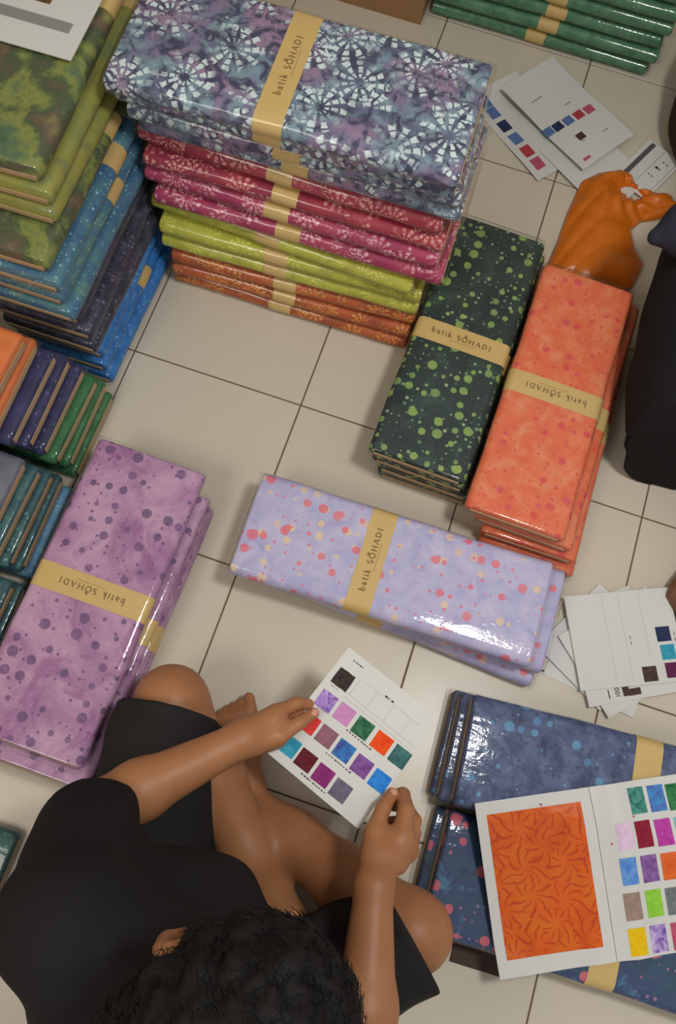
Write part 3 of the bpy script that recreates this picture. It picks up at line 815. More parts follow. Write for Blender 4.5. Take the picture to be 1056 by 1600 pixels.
base = g.ramp(g.noise(tc, 16, 4, .6, .6), [(.3, lin(190, 72, 16, 1.2)), (.5, lin(208, 92, 22, 1.2)), (.7, lin(206, 104, 26, 1.2))])
col = g.mix(g.math('MULTIPLY', leaf, .75), base, lin(166, 42, 18, 1.2))
LEAFPRINT = g.principled(col, .45, .35)
o = patch('leaf_print', -.0035, .003, .172, .247, cat_z, .0024, LEAFPRINT, cat, n=20, thick=.0004)
GRID = [(.189, .114, 'jade'), (.227, .113, 'ocean'), (.262, .111, 'leaf'), (.151, .057, 'lilac'), (.188, .056, 'garnet'), (.226, .054, 'fuchsia'), (.264, .053, 'aqua'),
        (.148, -.002, 'cornflower'), (.188, -.003, 'amethyst'), (.226, -.004, 'terracotta'), (.264, -.005, 'steel'), (.145, -.061, 'taupe'), (.186, -.062, 'lime'), (.224, -.063, 'smoke'),
        (.264, -.064, 'pink'), (.144, -.120, 'yellow'), (.184, -.121, 'wisteria'), (.224, -.122, 'rose'), (.264, -.123, 'navy')]
for x, y, c in GRID:
    patch('colour_swatch', x, y, .0305, .046, cat_z, .0026, SW[c], cat, n=5, thick=.0004)
marks('printed_dots', [(.011, .131, .004, .004), (.125, .048, .003, .003), (.175, .088, .004, .003)], cat_z, .0030, SW['rose'], cat)
V, Fs = box_data(-.05, .05, -.045, .045, 0, .003)
dk = mesh_obj('card_offcut', V, Fs, DARKCARD, loc=(1.082, -1.335, .0002)); dk.rotation_euler.z = R_(2)
tag(dk, 'dark brown cardboard offcut sticking out from under navy pack', 'cardboard')

# ---------------------------------------------------------------- implicit surfaces for soft shapes
def surface_nets(F, lo, h):
    ins = F < 0
    nx, ny, nz = F.shape
    c = np.zeros((nx-1, ny-1, nz-1), dtype=np.uint8)
    corners = [(i, j, k) for i in (0, 1) for j in (0, 1) for k in (0, 1)]
    sl = lambda i, j, k: (slice(i, nx-1+i), slice(j, ny-1+j), slice(k, nz-1+k))
    for q in corners: c += ins[sl(*q)]
    act = (c > 0) & (c < 8)
    I = np.argwhere(act)
    idx = -np.ones(act.shape, dtype=np.int32)
    idx[act] = np.arange(len(I))
    P = np.zeros((len(I), 3)); N = np.zeros(len(I))
    vals = {q: F[I[:,0]+q[0], I[:,1]+q[1], I[:,2]+q[2]].astype(np.float64) for q in corners}
    for q in corners:
        for ax in range(3):
            if q[ax] == 0:
                q2 = tuple(1 if a == ax else q[a] for a in range(3))
                v0, v1 = vals[q], vals[q2]
                m = (v0 < 0) != (v1 < 0)
                t = np.where(m, v0/np.where(m, v0-v1, 1), 0)
                p = np.array(q, float)[None].repeat(len(I), 0); p[:,ax] += t
                P[m] += p[m]; N[m] += 1
    P = (P/N[:,None]+I)*h+np.array(lo)
    quads = []
    for ax in range(3):
        a1, a2 = (ax+1) % 3, (ax+2) % 3
        s0 = [slice(None)]*3; s1 = [slice(None)]*3
        s0[ax] = slice(0, -1); s1[ax] = slice(1, None)
        A, B = ins[tuple(s0)], ins[tuple(s1)]
        E_ = np.argwhere(A != B)
        E_ = E_[(E_[:,a1] > 0) & (E_[:,a2] > 0) & (E_[:,a1] < F.shape[a1]-1) & (E_[:,a2] < F.shape[a2]-1)]
        if not len(E_): continue
        flip = ~A[E_[:,0], E_[:,1], E_[:,2]]
        o1 = np.zeros(3, int); o1[a1] = 1
        o2 = np.zeros(3, int); o2[a2] = 1
        g_ = lambda e: idx[e[:,0], e[:,1], e[:,2]]
        q = np.stack([g_(E_-o1-o2), g_(E_-o2), g_(E_), g_(E_-o1)], 1)
        q[flip] = q[flip][:, ::-1]
        quads.append(q)
    Q = np.concatenate(quads)
    Q = Q[(Q >= 0).all(1)]
    return P, Q

def relax(P, Q, it=2, lam=0.5):
    for _ in range(it):
        acc = np.zeros_like(P); n = np.zeros(len(P))
        for a in range(4):
            b = (a+1) % 4
            np.add.at(acc, Q[:,a], P[Q[:,b]]); np.add.at(n, Q[:,a], 1)
            np.add.at(acc, Q[:,b], P[Q[:,a]]); np.add.at(n, Q[:,b], 1)
        P = P+lam*(acc/np.maximum(n, 1)[:,None]-P)
    return P

def smin(a, b, k):
    if k <= 0: return np.minimum(a, b)
    t = np.clip(0.5+0.5*(b-a)/k, 0, 1)
    return b*(1-t)+a*t-k*t*(1-t)

def d_cone(X, Y, Z, a, b, ra, rb):
    a = np.array(a, float); ab = np.array(b, float)-a; L2 = max(ab@ab, 1e-9)
    px, py, pz = X-a[0], Y-a[1], Z-a[2]
    t = np.clip((px*ab[0]+py*ab[1]+pz*ab[2])/L2, 0, 1)
    return np.sqrt((px-t*ab[0])**2+(py-t*ab[1])**2+(pz-t*ab[2])**2)-(ra+t*(rb-ra))

def d_ell(X, Y, Z, c, r, M=None):
    px, py, pz = X-c[0], Y-c[1], Z-c[2]
    if M is None: M = np.eye(3)
    u = [px*M[i][0]+py*M[i][1]+pz*M[i][2] for i in range(3)]
    k0 = np.sqrt(sum((u[i]/r[i])**2 for i in range(3)))
    k1 = np.sqrt(sum((u[i]/r[i]**2)**2 for i in range(3)))
    return k0*(k0-1)/np.maximum(k1, 1e-6)

class Field:
    def __init__(s, lo, hi, h):
        s.lo, s.h = np.array(lo, float), h
        s.n = np.ceil((np.array(hi)-s.lo)/h).astype(int)+1
        s.F = np.full(s.n, 1.0, dtype=np.float32)
        s.ax = [(s.lo[i]+np.arange(s.n[i])*h).astype(np.float32) for i in range(3)]
    def sub(s, lo, hi):
        i0 = np.clip(np.floor((np.array(lo)-s.lo)/s.h).astype(int), 0, s.n); i1 = np.clip(np.ceil((np.array(hi)-s.lo)/s.h).astype(int)+1, 0, s.n)
        sl = tuple(slice(a, b) for a, b in zip(i0, i1))
        return sl, s.ax[0][sl[0]][:,None,None], s.ax[1][sl[1]][None,:,None], s.ax[2][sl[2]][None,None,:]
    def cone(s, a, b, ra, rb, k=0.02):
        m = max(ra, rb)+k+0.03
        sl, X, Y, Z = s.sub(np.minimum(a, b)-m, np.maximum(a, b)+m)
        s.F[sl] = smin(s.F[sl], d_cone(X, Y, Z, a, b, ra, rb), k)
    def chain(s, pts, rs, k=0.02):
        for i in range(len(pts)-1): s.cone(pts[i], pts[i+1], rs[i], rs[i+1], k)
    def ell(s, c, r, M=None, k=0.02):
        m = max(r)+k+0.03
        sl, X, Y, Z = s.sub(np.array(c)-m, np.array(c)+m)
        s.F[sl] = smin(s.F[sl], d_ell(X, Y, Z, c, r, M), k)
    def carve(s, c, r, M=None, k=0.01):
        m = max(r)+k+0.02
        sl, X, Y, Z = s.sub(np.array(c)-m, np.array(c)+m)
        s.F[sl] = -smin(-s.F[sl], d_ell(X, Y, Z, c, r, M), k)
    def hand(s, palm, fingers, k_f=0.009, k_arm=0.02):
        pts = [p for a, b, *_ in palm for p in (a, b)]+[p for f, r in fingers for p in f]
        lo, hi = np.min(pts, 0)-0.05, np.max(pts, 0)+0.05
        sl, X, Y, Z = s.sub(lo, hi)
        Pd = None
        for a, b, ra, rb in palm:
            d = d_cone(X, Y, Z, a, b, ra, rb); Pd = d if Pd is None else smin(Pd, d, 0.014)
        out = Pd
        for f, r in fingers:
            fd = None
            for i in range(len(f)-1):
                d = d_cone(X, Y, Z, f[i], f[i+1], r[i], r[i+1]); fd = d if fd is None else smin(fd, d, 0.004)
            out = np.minimum(out, smin(Pd, fd, k_f))
        s.F[sl] = smin(s.F[sl], out, k_arm)
    def wrinkle(s, amp, freq, seed=0):
        r = np.random.default_rng(seed)
        X, Y, Z = s.ax[0][:,None,None], s.ax[1][None,:,None], s.ax[2][None,None,:]
        for _ in range(4):
            v = r.normal(size=3); v = v/np.linalg.norm(v)*freq*r.uniform(.6, 1.5)
            w = r.normal(size=3)*freq*.35
            s.F += (amp*np.sin(v[0]*X+v[1]*Y+v[2]*Z+r.uniform(0, 6)+1.3*np.sin(w[0]*X+w[1]*Y+w[2]*Z))).astype(np.float32)
    def clip(s, p, n):
        X, Y, Z = s.ax[0][:,None,None], s.ax[1][None,:,None], s.ax[2][None,None,:]
        n = np.array(n, float); n /= np.linalg.norm(n)
        s.F = np.maximum(s.F, ((X-p[0])*n[0]+(Y-p[1])*n[1]+(Z-p[2])*n[2]).astype(np.float32))
    def mesh(s, it=2, lam=.5):
        P, Q = surface_nets(s.F, s.lo, s.h)
        return relax(P, Q, it, lam), Q

# ---------------------------------------------------------------- orange carrier bag
POLY = np.array([(0.012, 0.018)])+np.array([(.805,.075),(.832,.14),(.838,.22),(.842,.30),(.852,.39),(.888,.438),(.935,.458),(.972,.452),(.995,.425),(1.03,.428),(1.078,.432),(1.105,.405),
                 (1.07,.365),(1.02,.335),(1.0,.295),(1.02,.25),(1.05,.205),(1.04,.14),(.98,.08),(.90,.06)])
fb = Field((.79, .05, -.004), (1.15, .50, .10), .0032)
X, Y = fb.ax[0][:,None], fb.ax[1][None,:]
dist = np.full((len(fb.ax[0]), len(fb.ax[1])), 9.0); inside = np.zeros_like(dist, dtype=bool)
for i in range(len(POLY)):
    a, b = POLY[i], POLY[(i+1) % len(POLY)]
    e = b-a
    t = np.clip(((X-a[0])*e[0]+(Y-a[1])*e[1])/(e@e), 0, 1)
    dist = np.minimum(dist, np.hypot(X-a[0]-t*e[0], Y-a[1]-t*e[1]))
    if abs(e[1]) > 1e-9:
        cr = ((a[1] > Y) != (b[1] > Y)) & (X < a[0]+e[0]*(Y-a[1])/e[1])
        inside ^= cr
sd = np.where(inside, -dist, dist)
hole = np.hypot((X-.990)*.85-(Y-.422)*.35, (Y-.422)*1.35+(X-.990)*.3)-.026
sd = np.maximum(sd, -hole)
hgt = .014+.045*(1-np.exp(np.minimum(sd, 0)/.045))
hgt *= 1-.30*np.exp(-(((X-1.03)/.06)**2+((Y-.40)/.06)**2))
ang = np.arctan2(Y-.422, X-.99)
rad = np.hypot(X-.99, Y-.422)
hgt += .0070*np.sin(ang*9+3*np.sin(rad*40))*np.exp(-rad/.09)
hgt += .0050*np.sin(60*X+25*Y+2*np.sin(30*Y-12*X))*np.exp(-((Y-.10)/.07)**2)+.0060*np.abs(np.sin(45*X-30*Y+1.5*np.sin(22*X)))
Zb = fb.ax[2][None,None,:]
fb.F = np.maximum(np.maximum((Zb-hgt[:,:,None])*.7, .0012-Zb), sd[:,:,None]+.0*Zb).astype(np.float32)
P, Q = fb.mesh(2)
g = Nodes('orange_plastic_bag')
tc = g.n('ShaderNodeTexCoord').outputs['Object']
ORANGE = g.principled(g.mix(g.noise(tc, 18, 3), lin(172, 88, 8, 1.5), lin(188, 98, 18, 1.5)), .34, .5, g.bump(g.noise(tc, 24, 2, .5, 1.0), .5, .006))
bag = np_mesh('plastic_bag', P, Q, ORANGE)
tag(bag, 'crumpled orange plastic carrier bag lying on loose paper sheets', 'bag')

# ---------------------------------------------------------------- seated person with card
g = Nodes('brown_skin')
tc = g.n('ShaderNodeTexCoord').outputs['Object']
sk = g.ramp(g.noise(tc, 9, 5, .6), [(.3, lin(152, 102, 68, 1.12)), (.55, lin(163, 112, 76, 1.12)), (.75, lin(170, 118, 82, 1.12))])
SKIN = g.principled(sk, .48, .4, g.bump(g.noise(tc, 260, 2), .12, .001), Subsurface_Weight=.08, Subsurface_Radius=(.008, .003, .0015), Subsurface_Scale=.5)
NAIL = simple('pale_nail', lin(206, 150, 128, 1.15), .3, .5)
LIP = simple('lip_skin', lin(140, 78, 66, 1.1), .45, .4)
CLOTH = simple('black_cotton', lin(33, 32, 34), .85, .15, .12, 300, .2)
SHORTS = simple('black_shorts_cloth', lin(38, 37, 38), .8, .2, .12, 300, .2)
HAIRM = simple('black_hair', lin(22, 20, 20), .72, .2, .2, 120)

def head_shapes(fd, c, fwd, up, sc=1.0):
    f = np.array(fwd, float); f /= np.linalg.norm(f)
    u = np.array(up, float); u -= f*(u@f); u /= np.linalg.norm(u)
    l = np.cross(u, f)
    M = np.array([l, f, u]); c = np.array(c, float)
    at = lambda x, y, z_: c+sc*(l*x+f*y+u*z_)
    E3 = lambda p, r, k: fd.ell(at(*p), [q*sc for q in r], M, k*sc)
    E3((0, -.012, .03), (.076, .096, .086), .02)
    E3((0, .032, -.035), (.058, .062, .078), .03)
    E3((0, .055, -.095), (.028, .026, .022), .02)
    fd.cone(at(0, .088, .012), at(0, .108, -.032), .008*sc, .013*sc, .010)
    for s in (-1, 1):
        E3((s*.016, .098, -.036), (.009, .010, .008), .006)
        E3((s*.031, .085, .030), (.024, .010, .008), .010)
        fd.carve(at(s*.031, .097, .010), [.017*sc, .012*sc, .011*sc], M, .008)
        E3((s*.031, .080, .010), (.0125, .0125, .0115), .002)
        E3((s*.082, -.012, -.004), (.010, .021, .034), .006)
        fd.carve(at(s*.090, -.008, .0), [.006*sc, .012*sc, .019*sc], M, .004)
        E3((s*.083, -.006, -.034), (.007, .009, .010), .006)
    E3((0, .094, -.058), (.024, .009, .005), .004)
    E3((0, .092, -.067), (.020, .010, .006), .004)
    return at, M

def hair_mesh(name, c, fwd, up, sc, parent, curls, seed, rise=.022):
    f = np.array(fwd, float); f /= np.linalg.norm(f)
    u = np.array(up, float); u -= f*(u@f); u /= np.linalg.norm(u)
    l = np.cross(u, f); M = np.array([l, f, u]); c = np.array(c, float)
    fh = Field(c-.19, c+.19, .004)
    fh.ell(c+sc*(f*-.016+u*.036), np.array((.078+rise, .094+rise, .088+rise))*sc, M, 0)
    fh.ell(c+sc*(f*-.06+u*-.03), np.array((.066, .05, .06))*sc, M, .03)
    # keep the face and the sides below the temples free
    cut = c+sc*(f*.062+u*.052)
    X, Y, Z = fh.ax[0][:,None,None], fh.ax[1][None,:,None], fh.ax[2][None,None,:]
    lf = (X-c[0])*f[0]+(Y-c[1])*f[1]+(Z-c[2])*f[2]
    lu = (X-c[0])*u[0]+(Y-c[1])*u[1]+(Z-c[2])*u[2]
    face = -(lu/sc-.052-np.clip((.03-lf/sc)*1.6, -.03, .12)*-1.0)
    face = np.minimum(.052-lu/sc, lf/sc+.005)
    fh.F = np.maximum(fh.F, face.astype(np.float32)*.8)
    ear = np.minimum(.030-lu/sc, lf/sc+.045)
    fh.F = np.maximum(fh.F, ear.astype(np.float32)*.8)
    fh.wrinkle(.0018, 110, seed); fh.wrinkle(.0012, 220, seed+3)
    P, Q = fh.mesh(1)
    r = np.random.default_rng(seed)
    # curls standing off the surface
    ctr = P.mean(0)
    N = P-(c+sc*u*.02); N /= np.linalg.norm(N, axis=1, keepdims=True)
    pick = r.choice(len(P), size=min(curls, len(P)), replace=False)
    VV, QQ = [P], [Q]; base = len(P)
    nseg = 6
    for q in pick:
        n = N[q]; t = np.cross(n, r.normal(size=3)); t /= np.linalg.norm(t); b = np.cross(n, t)
        R0 = r.uniform(.004, .010); turn = r.uniform(1.5, 3.5); h0 = r.uniform(.001, .005); ph = r.uniform(0, 6.28)
        s_ = np.linspace(0, 1, nseg)
        ctrp = P[q]+np.outer(s_*h0-.002, n)+R0*np.outer(np.cos(turn*s_+ph)-math.cos(ph), t)+R0*np.outer(np.sin(turn*s_+ph)-math.sin(ph), b)
        tg = np.gradient(ctrp, axis=0); tg /= np.linalg.norm(tg, axis=1, keepdims=True)
        a1 = np.cross(tg, n); a1 /= np.maximum(np.linalg.norm(a1, axis=1, keepdims=True), 1e-6); a2 = np.cross(tg, a1)
        w = .0007*(1-.6*s_)[:,None]
        ring = [ctrp+w*(a1*math.cos(x)+a2*math.sin(x)) for x in (0, 2.094, 4.189)]
        VV.append(np.stack(ring, 1).reshape(-1, 3))
        for i in range(nseg-1):
            for j in range(3):
                k2 = (j+1) % 3
                QQ.append(np.array([[base+i*3+j, base+i*3+k2, base+(i+1)*3+k2, base+(i+1)*3+j]]))
        base += nseg*3
    return np_mesh(name, np.concatenate(VV), np.concatenate(QQ), HAIRM, parent)

A_ = np.array
person = empty('person', (.565, -1.57, 0))
tag(person, 'person in black t-shirt and shorts sitting cross-legged, holding swatch card', 'person')
def keep(o, root):      # world-space mesh under a root away from the origin
    o.parent = root; o.matrix_parent_inverse = Matrix.Translation(-Vector(root.location))
    return o

HIPL, HIPR = A_((.475, -1.53, .115)), A_((.665, -1.60, .115))
KNEEL, KNEER = A_((.398, -1.112, .185)), A_((.918, -1.336, .195))
ANKL, ANKR = A_((.708, -1.395, .080)), A_((.580, -1.235, .047))
SHL, SHR = A_((.430, -1.415, .600)), A_((.785, -1.570, .600))
ELL, ELR = A_((.372, -1.312, .345)), A_((.868, -1.505, .365))
WRL, WRR = A_((.548, -1.136, .316)), A_((.818, -1.278, .342))
HC = A_((.660, -1.405, .815)); HF = A_((.56, .66, -.60)); HU = A_((.50, .28, 1.0))

fp = Field((.27, -1.80, -.002), (1.06, -.98, 1.04), .0034)
fp.chain([(.565, -1.57, .13), (.585, -1.54, .34), (.605, -1.49, .52)], [.125, .115, .12], .04)
fp.chain([(.605, -1.49, .55), (.630, -1.440, .67), (.652, -1.400, .74)], [.075, .058, .056], .03)
fp.chain([SHL, (.56, -1.47, .60), (.66, -1.51, .60), SHR], [.055, .065, .065, .055], .03)
fp.chain([SHL, ELL], [.052, .040], .02); fp.chain([SHR, ELR], [.052, .040], .02)
for el, wr, s in ((ELL, WRL, 1), (ELR, WRR, -1)):
    m = el+(wr-el)*.30
    fp.chain([el, m, wr], [.045, .0455, .0285], .02)
# thighs and shins
for hp, kn, an in ((HIPL, KNEEL, ANKL), (HIPR, KNEER, ANKR)):
    fp.chain([hp, hp+(kn-hp)*.55, kn], [.088, .078, .065], .03)
    calf = kn+(an-kn)*.34+A_((0, 0, -.004))
    fp.chain([kn, calf, kn+(an-kn)*.7, an], [.056, .058, .047, .038], .03)
# right foot under the left knee, left foot tucked under the right thigh
def foot(an, toe, side, r=1.0):
    an, toe = A_(an), A_(toe)
    d = toe-an; L = np.linalg.norm(d); d /= L
    s_ = np.cross(d, (0, 0, 1.0)); s_ /= np.linalg.norm(s_)
    heel = an-d*.045+A_((0, 0, -.012))
    fp.chain([heel, an+d*.04, an+d*.11, an+d*.15], [.031, .034, .029, .025], .02)
    fp.cone(an+d*.10-s_*.022, an+d*.15-s_*.024, .022, .018, .02); fp.cone(an+d*.10+s_*.022, an+d*.14+s_*.026, .022, .016, .02)
    palm = [(an+d*.13-s_*.02, an+d*.13+s_*.02, .019, .016)]
    toes = []
    for i, (o_, ln, rr) in enumerate(((-.028, .048, .0125), (-.010, .043, .0092), (.005, .038, .0088), (.019, .032, .0084), (.031, .026, .0082))):
        b = an+d*.145+s_*o_*side
        toes.append(([b, b+d*ln*.55+A_((0, 0, .004)), b+d*ln+A_((0, 0, -.002))], [rr*1.05, rr, rr*.95]))
    fp.hand(palm, toes, .008, .018)
foot(ANKR, (.484, -1.048, .052), -1)
foot(ANKL, (.86, -1.50, .045), 1)
# hands
LPALM = [(WRL, A_((.585, -1.092, .302)), .026, .022), (A_((.572, -1.128, .304)), A_((.600, -1.116, .292)), .024, .018), (A_((.560, -1.118, .305)), A_((.588, -1.080, .296)), .022, .016),
         (A_((.570, -1.122, .292)), A_((.592, -1.112, .276)), .021, .016)]
LF = [([(.572, -1.130, .312), (.604, -1.111, .309), (.628, -1.080, .2985), (.646, -1.056, .2875)], [.0185, .0145, .0118, .0098]),
      ([(.587, -1.076, .298), (.613, -1.050, .280), (.636, -1.041, .2565), (.656, -1.043, .2500)], [.0135, .0118, .0098, .0088]),
      ([(.592, -1.090, .286), (.616, -1.068, .264), (.643, -1.061, .2510), (.664, -1.061, .2490)], [.0128, .0108, .0092, .0084]),
      ([(.594, -1.104, .276), (.618, -1.087, .257), (.645, -1.081, .2480), (.662, -1.081, .2465)], [.0118, .0100, .0088, .0080]),
      ([(.592, -1.119, .267), (.616, -1.107, .253), (.636, -1.103, .2465), (.648, -1.103, .2460)], [.0106, .0092, .0082, .0075])]
fp.hand(LPALM, LF)
RPALM = [(WRR, A_((.824, -1.222, .320)), .028, .024), (A_((.810, -1.235, .327)), A_((.802, -1.208, .317)), .023, .018), (A_((.836, -1.228, .319)), A_((.846, -1.200, .316)), .023, .0185),
         (A_((.844, -1.234, .305)), A_((.860, -1.214, .289)), .022, .0165), (A_((.806, -1.208, .314)), A_((.838, -1.196, .312)), .014, .015)]
RF = [([(.804, -1.240, .328), (.797, -1.202, .317), (.802, -1.163, .3005), (.811, -1.137, .2870)], [.0195, .0155, .0128, .0102]),
      ([(.840, -1.196, .320), (.838, -1.157, .305), (.830, -1.133, .272), (.817, -1.138, .2515)], [.0160, .0145, .0118, .0094]),
      ([(.858, -1.204, .305), (.859, -1.167, .284), (.846, -1.150, .2530), (.822, -1.156, .2465)], [.0138, .0118, .0100, .0087]),
      ([(.865, -1.216, .288), (.867, -1.185, .264), (.846, -1.173, .2470), (.824, -1.180, .2450)], [.0125, .0108, .0092, .0083]),
      ([(.863, -1.226, .272), (.863, -1.201, .253), (.843, -1.194, .2440), (.828, -1.198, .2435)], [.0112, .0097, .0084, .0077])]
fp.hand(RPALM, RF)
at, HM = head_shapes(fp, HC, HF, HU, 1.10)
P, Q = fp.mesh(2)
ctr = P[Q].mean(1)
mid = np.zeros(len(Q), dtype=int)
for (tip, prev) in ((LF[0][0][3], LF[0][0][2]), (RF[0][0][3], RF[0][0][2])):
    t_ = A_(tip); d = t_-A_(prev); d /= np.linalg.norm(d)
    n = A_((0, 0, 1.))-d*d[2]; n /= np.linalg.norm(n); s_ = np.cross(d, n)
    q = ctr-(t_+d*.001+n*.0085)
    mid[((q@d)/.0085)**2+((q@s_)/.0062)**2+((q@n)/.0062)**2 < 1] = 1
q = (ctr-at(0, .1, -.062))@HM.T
mid[(np.abs(q[:,0]) < .025) & (np.abs(q[:,2]) < .010) & (q[:,1] > -.012)] = 2
keep(np_mesh('body', P, Q, [SKIN, NAIL, LIP], None, True, mid), person)
keep(hair_mesh('hair', HC, HF, HU, 1.10, None, 6000, 11, .014), person)

# t-shirt
ft = Field((.22, -1.84, .06), (1.06, -1.16, .76), .0052)
ft.chain([(.565, -1.575, .12), (.585, -1.545, .30), (.605, -1.500, .50), (.615, -1.480, .58)], [.165, .150, .150, .105], .06)
ft.chain([SHL+A_((.01, 0, -.005)), (.55, -1.475, .58), (.67, -1.52, .58), SHR], [.078, .095, .095, .078], .05)
ft.chain([SHL, SHL+(ELL-SHL)*.98], [.078, .072], .04)
ft.chain([SHR, SHR+(ELR-SHR)*.86], [.078, .072], .04)
ft.chain([(.47, -1.47, .44), (.53, -1.42, .40), (.60, -1.40, .36)], [.10, .10, .09], .06)
ft.wrinkle(.0022, 38, 4)
d = ELL-SHL; ft.clip(SHL+d*1.02, d+A_((.10, .0, .02))) if False else None
X, Y, Z = ft.ax[0][:,None,None], ft.ax[1][None,:,None], ft.ax[2][None,None,:]
for sh, el, fr_ in ((SHL, ELL, .93), (SHR, ELR, .80)):
    ax_ = (el-sh)/np.linalg.norm(el-sh); p0 = sh+(el-sh)*fr_
    dd = (X-p0[0])*ax_[0]+(Y-p0[1])*ax_[1]+(Z-p0[2])*ax_[2]
    near = np.sqrt((X-el[0])**2+(Y-el[1])**2+(Z-el[2])**2) < .16
    ft.F = np.where(near, np.maximum(ft.F, dd), ft.F).astype(np.float32)
ft.clip((.60, -1.52, .095), (0, 0, -1))
# neckline
ft.carve((.636, -1.438, .695), (.070, .070, .045), None, .01)
P, Q = ft.mesh(2)
keep(np_mesh('t_shirt', P, Q, CLOTH), person)

# shorts
fs = Field((.24, -1.84, -.002), (1.08, -1.02, .34), .0052)
fs.ell((.565, -1.585, .125), (.19, .16, .125), None, .03)
for hp, kn, an, r0, r1 in ((HIPL, KNEEL, ANKL, .118, .098), (HIPR, KNEER, ANKR, .112, .098)):
    fs.chain([hp, kn], [r0, r1], .05)
    lo_ = kn*1.0; lo_[2] = .085
    if kn is KNEER: lo_ = A_((.845, -1.40, .10))
    fs.chain([hp*A_((1, 1, .8)), lo_], [.10, .082], .04)
fs.chain([(.50, -1.50, .09), (.485, -1.20, .10)], [.085, .065], .05)
fs.wrinkle(.0022, 42, 9)
X, Y, Z = fs.ax[0][:,None,None], fs.ax[1][None,:,None], fs.ax[2][None,None,:]
for hp, kn, p0, nrm in ((HIPL, KNEEL, A_((.40, -1.128, .2)), A_((-.10, .97, -.10))), (HIPR, KNEER, A_((.936, -1.362, .16)), A_((.66, .75, .0)))):
    nrm = nrm/np.linalg.norm(nrm)
    dd = (X-p0[0])*nrm[0]+(Y-p0[1])*nrm[1]+(Z-p0[2])*nrm[2]
    near = np.sqrt((X-kn[0])**2+(Y-kn[1])**2+(Z-kn[2])**2) < .22
    fs.F = np.where(near, np.maximum(fs.F, dd), fs.F).astype(np.float32)
fs.clip((0, 0, .002), (0, 0, -1))
P, Q = fs.mesh(2)
keep(np_mesh('shorts', P, Q, SHORTS), person)

# ---------------------------------------------------------------- second person at the right edge
p2 = empty('person', (1.36, .16, 0))
tag(p2, 'person in black trousers and dark slate shirt sitting at right edge', 'person')
f2 = Field((.98, -.62, -.002), (1.75, 1.02, .98), .0056)
H2 = A_((1.40, .10, .80))
f2.chain([(1.40, .20, .13), (1.40, .20, .35), (1.40, .18, .52)], [.12, .115, .12], .04)
f2.chain([(1.40, .17, .56), (1.40, .13, .70)], [.06, .052], .03)
f2.chain([(1.215, .17, .555), (1.40, .18, .565), (1.585, .17, .555)], [.05, .065, .05], .03)
f2.chain([(1.215, .17, .555), (1.13, .05, .420)], [.05, .042], .02)
f2.chain([(1.13, .05, .420), (1.17, -.05, .385), (1.275, -.17, .352)], [.042, .041, .028], .02)
f2.hand([((1.275, -.17, .352), (1.32, -.215, .338), .026, .021)],
        [([(1.305, -.19, .345), (1.335, -.19, .352), (1.36, -.205, .345)], [.014, .011, .009])] +
        [([(1.318-.010*i, -.215-.010*i, .338), (1.342-.010*i, -.240-.010*i, .330), (1.355-.010*i, -.256-.010*i, .312)], [.011, .0095, .0085]) for i in range(-1, 3)])
f2.chain([(1.585, .17, .555), (1.62, .06, .36), (1.52, -.10, .30)], [.05, .042, .03], .02)
f2.hand([((1.52, -.10, .30), (1.47, -.15, .28), .026, .02)], [([(1.47+.012*i, -.15-.006*i, .28), (1.44+.012*i, -.19-.006*i, .275), (1.425+.012*i, -.21-.004*i, .262)], [.011, .0095, .0085]) for i in range(-1, 4)])
f2.chain([(1.30, .10, .13), (1.24, -.22, .24)], [.09, .066], .03)
f2.chain([(1.50, .10, .13), (1.60, -.22, .24)], [.09, .066], .03)
f2.chain([(1.24, -.22, .24), (1.34, -.34, .14), (1.400, -.42, .06)], [.06, .052, .036], .03)
f2.chain([(1.60, -.22, .24), (1.55, -.36, .14), (1.50, -.44, .06)], [.06, .052, .036], .03)
_fp, fp = fp, f2
foot((1.375, -.420, .040), (1.305, -.590, .032), 1)
foot((1.50, -.44, .042), (1.46, -.62, .034), -1)
fp = _fp
at2, HM2 = head_shapes(f2, H2, (-.1, -.85, -.45), (0, -.4, 1), 1.0)
P, Q = f2.mesh(2)
g = Nodes('dark_brown_skin')
tc = g.n('ShaderNodeTexCoord').outputs['Object']
SKIN2 = g.principled(g.ramp(g.noise(tc, 9, 5, .6), [(.3, lin(104, 70, 50)), (.7, lin(124, 86, 62))]), .5, .4, g.bump(g.noise(tc, 260, 2), .12, .001))
q = (P[Q].mean(1)-at2(0, .1, -.062))@HM2.T
mid = ((np.abs(q[:,0]) < .025) & (np.abs(q[:,2]) < .010) & (q[:,1] > -.012)).astype(int)
keep(np_mesh('body', P, Q, [SKIN2, LIP], None, True, mid), p2)
keep(hair_mesh('hair', H2, (-.1, -.85, -.45), (0, -.4, 1), 1.0, None, 900, 23, .014), p2)
fs = Field((.98, -.46, -.002), (1.75, .45, .62), .006)
fs.ell((1.40, .21, .14), (.20, .17, .14), None, .03)
for kx, hx in ((1.195, 1.29), (1.62, 1.51)):
    fs.chain([(hx, .12, .15), (kx, -.24, .22), (kx+.0, -.48, .17)], [.125, .120, .115], .05)
    fs.chain([(hx, .12, .11), (kx+(.01 if kx < 1.4 else -.01), -.48, .10)], [.11, .110], .04)
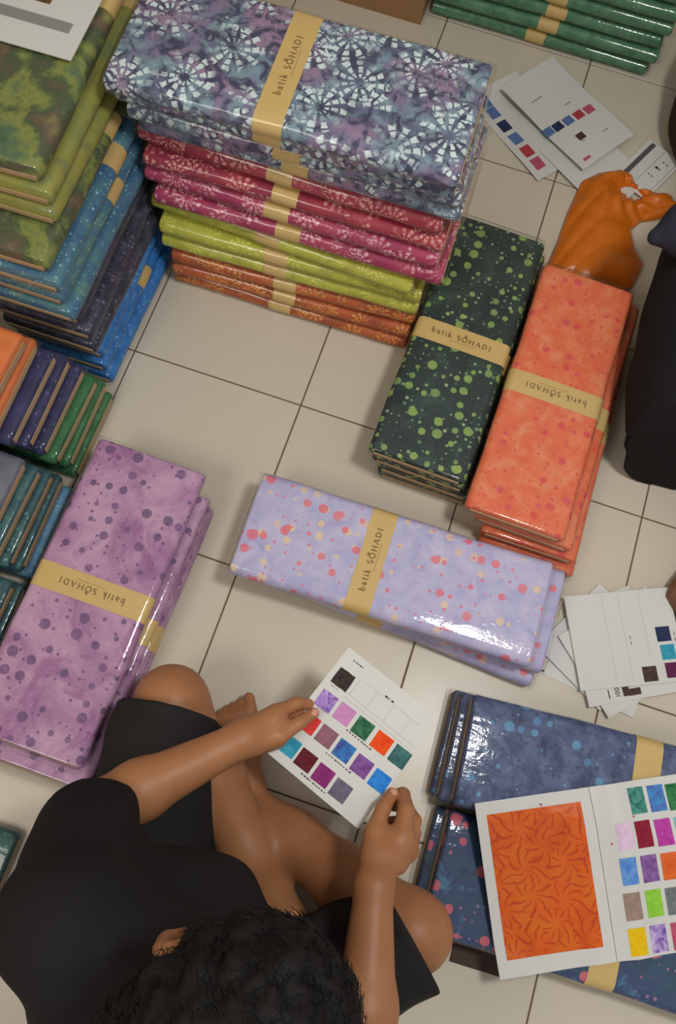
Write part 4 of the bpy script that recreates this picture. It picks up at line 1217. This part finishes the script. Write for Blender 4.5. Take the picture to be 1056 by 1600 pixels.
fs.chain([(1.15, .06, .27), (1.165, -.20, .23)], [.120, .120], .05)
fs.wrinkle(.003, 30, 5)
X, Y, Z = fs.ax[0][:,None,None], fs.ax[1][None,:,None], fs.ax[2][None,None,:]
fs.clip((1.2, -.312, .1), (.10, -1, .10)); fs.clip((0, 0, .002), (0, 0, -1))
fs.F = np.maximum(fs.F, np.where(Z < .175, 1.085-X, -1).astype(np.float32))
P, Q = fs.mesh(2)
keep(np_mesh('trousers', P, Q, CLOTH), p2)
g = simple('dark_slate_shirt_cloth', lin(52, 54, 68, 1.1), .85, .15, .1, 300, .2)
ft = Field((.93, -.10, .10), (1.75, .46, .68), .006)
ft.chain([(1.40, .21, .16), (1.40, .21, .35), (1.40, .19, .50)], [.165, .15, .15], .06)
ft.chain([(1.215, .17, .545), (1.40, .185, .545), (1.585, .17, .545)], [.072, .09, .072], .05)
ft.chain([(1.215, .17, .55), (1.11, .06, .44)], [.078, .070], .04)
ft.chain([(1.11, .06, .435), (1.04, .03, .405), (.985, .0, .388)], [.070, .048, .022], .03)
ft.chain([(1.585, .17, .55), (1.62, .06, .38)], [.07, .066], .04)
ft.carve((1.40, .14, .64), (.07, .07, .055), None, .01)
ft.wrinkle(.003, 34, 8)
ft.clip((1.4, .2, .13), (0, 0, -1))
P, Q = ft.mesh(2)
keep(np_mesh('shirt', P, Q, g), p2)

# ---------------------------------------------------------------- dark sack standing in for an unidentified shape, upper right edge
fk = Field((.97, .46, -.004), (1.62, 1.26, .42), .006)
fk.ell((1.225, .74, .13), (.21, .28, .17), None, .03); fk.ell((1.27, .80, .20), (.16, .20, .16), None, .05); fk.ell((1.22, .62, .06), (.19, .14, .10), None, .05)
fk.ell((1.28, .86, .35), (.05, .05, .05), None, .06)
fk.wrinkle(.004, 26, 3); fk.clip((0, 0, .002), (0, 0, -1))
P, Q = fk.mesh(2)
tag(np_mesh('sack_stand_in', P, Q, simple('dark_brown_sacking', lin(58, 42, 32), .85, .15, .12, 200, .2)), 'dark brown sack standing in for an unidentified dark shape beside forest green packs', 'sack')
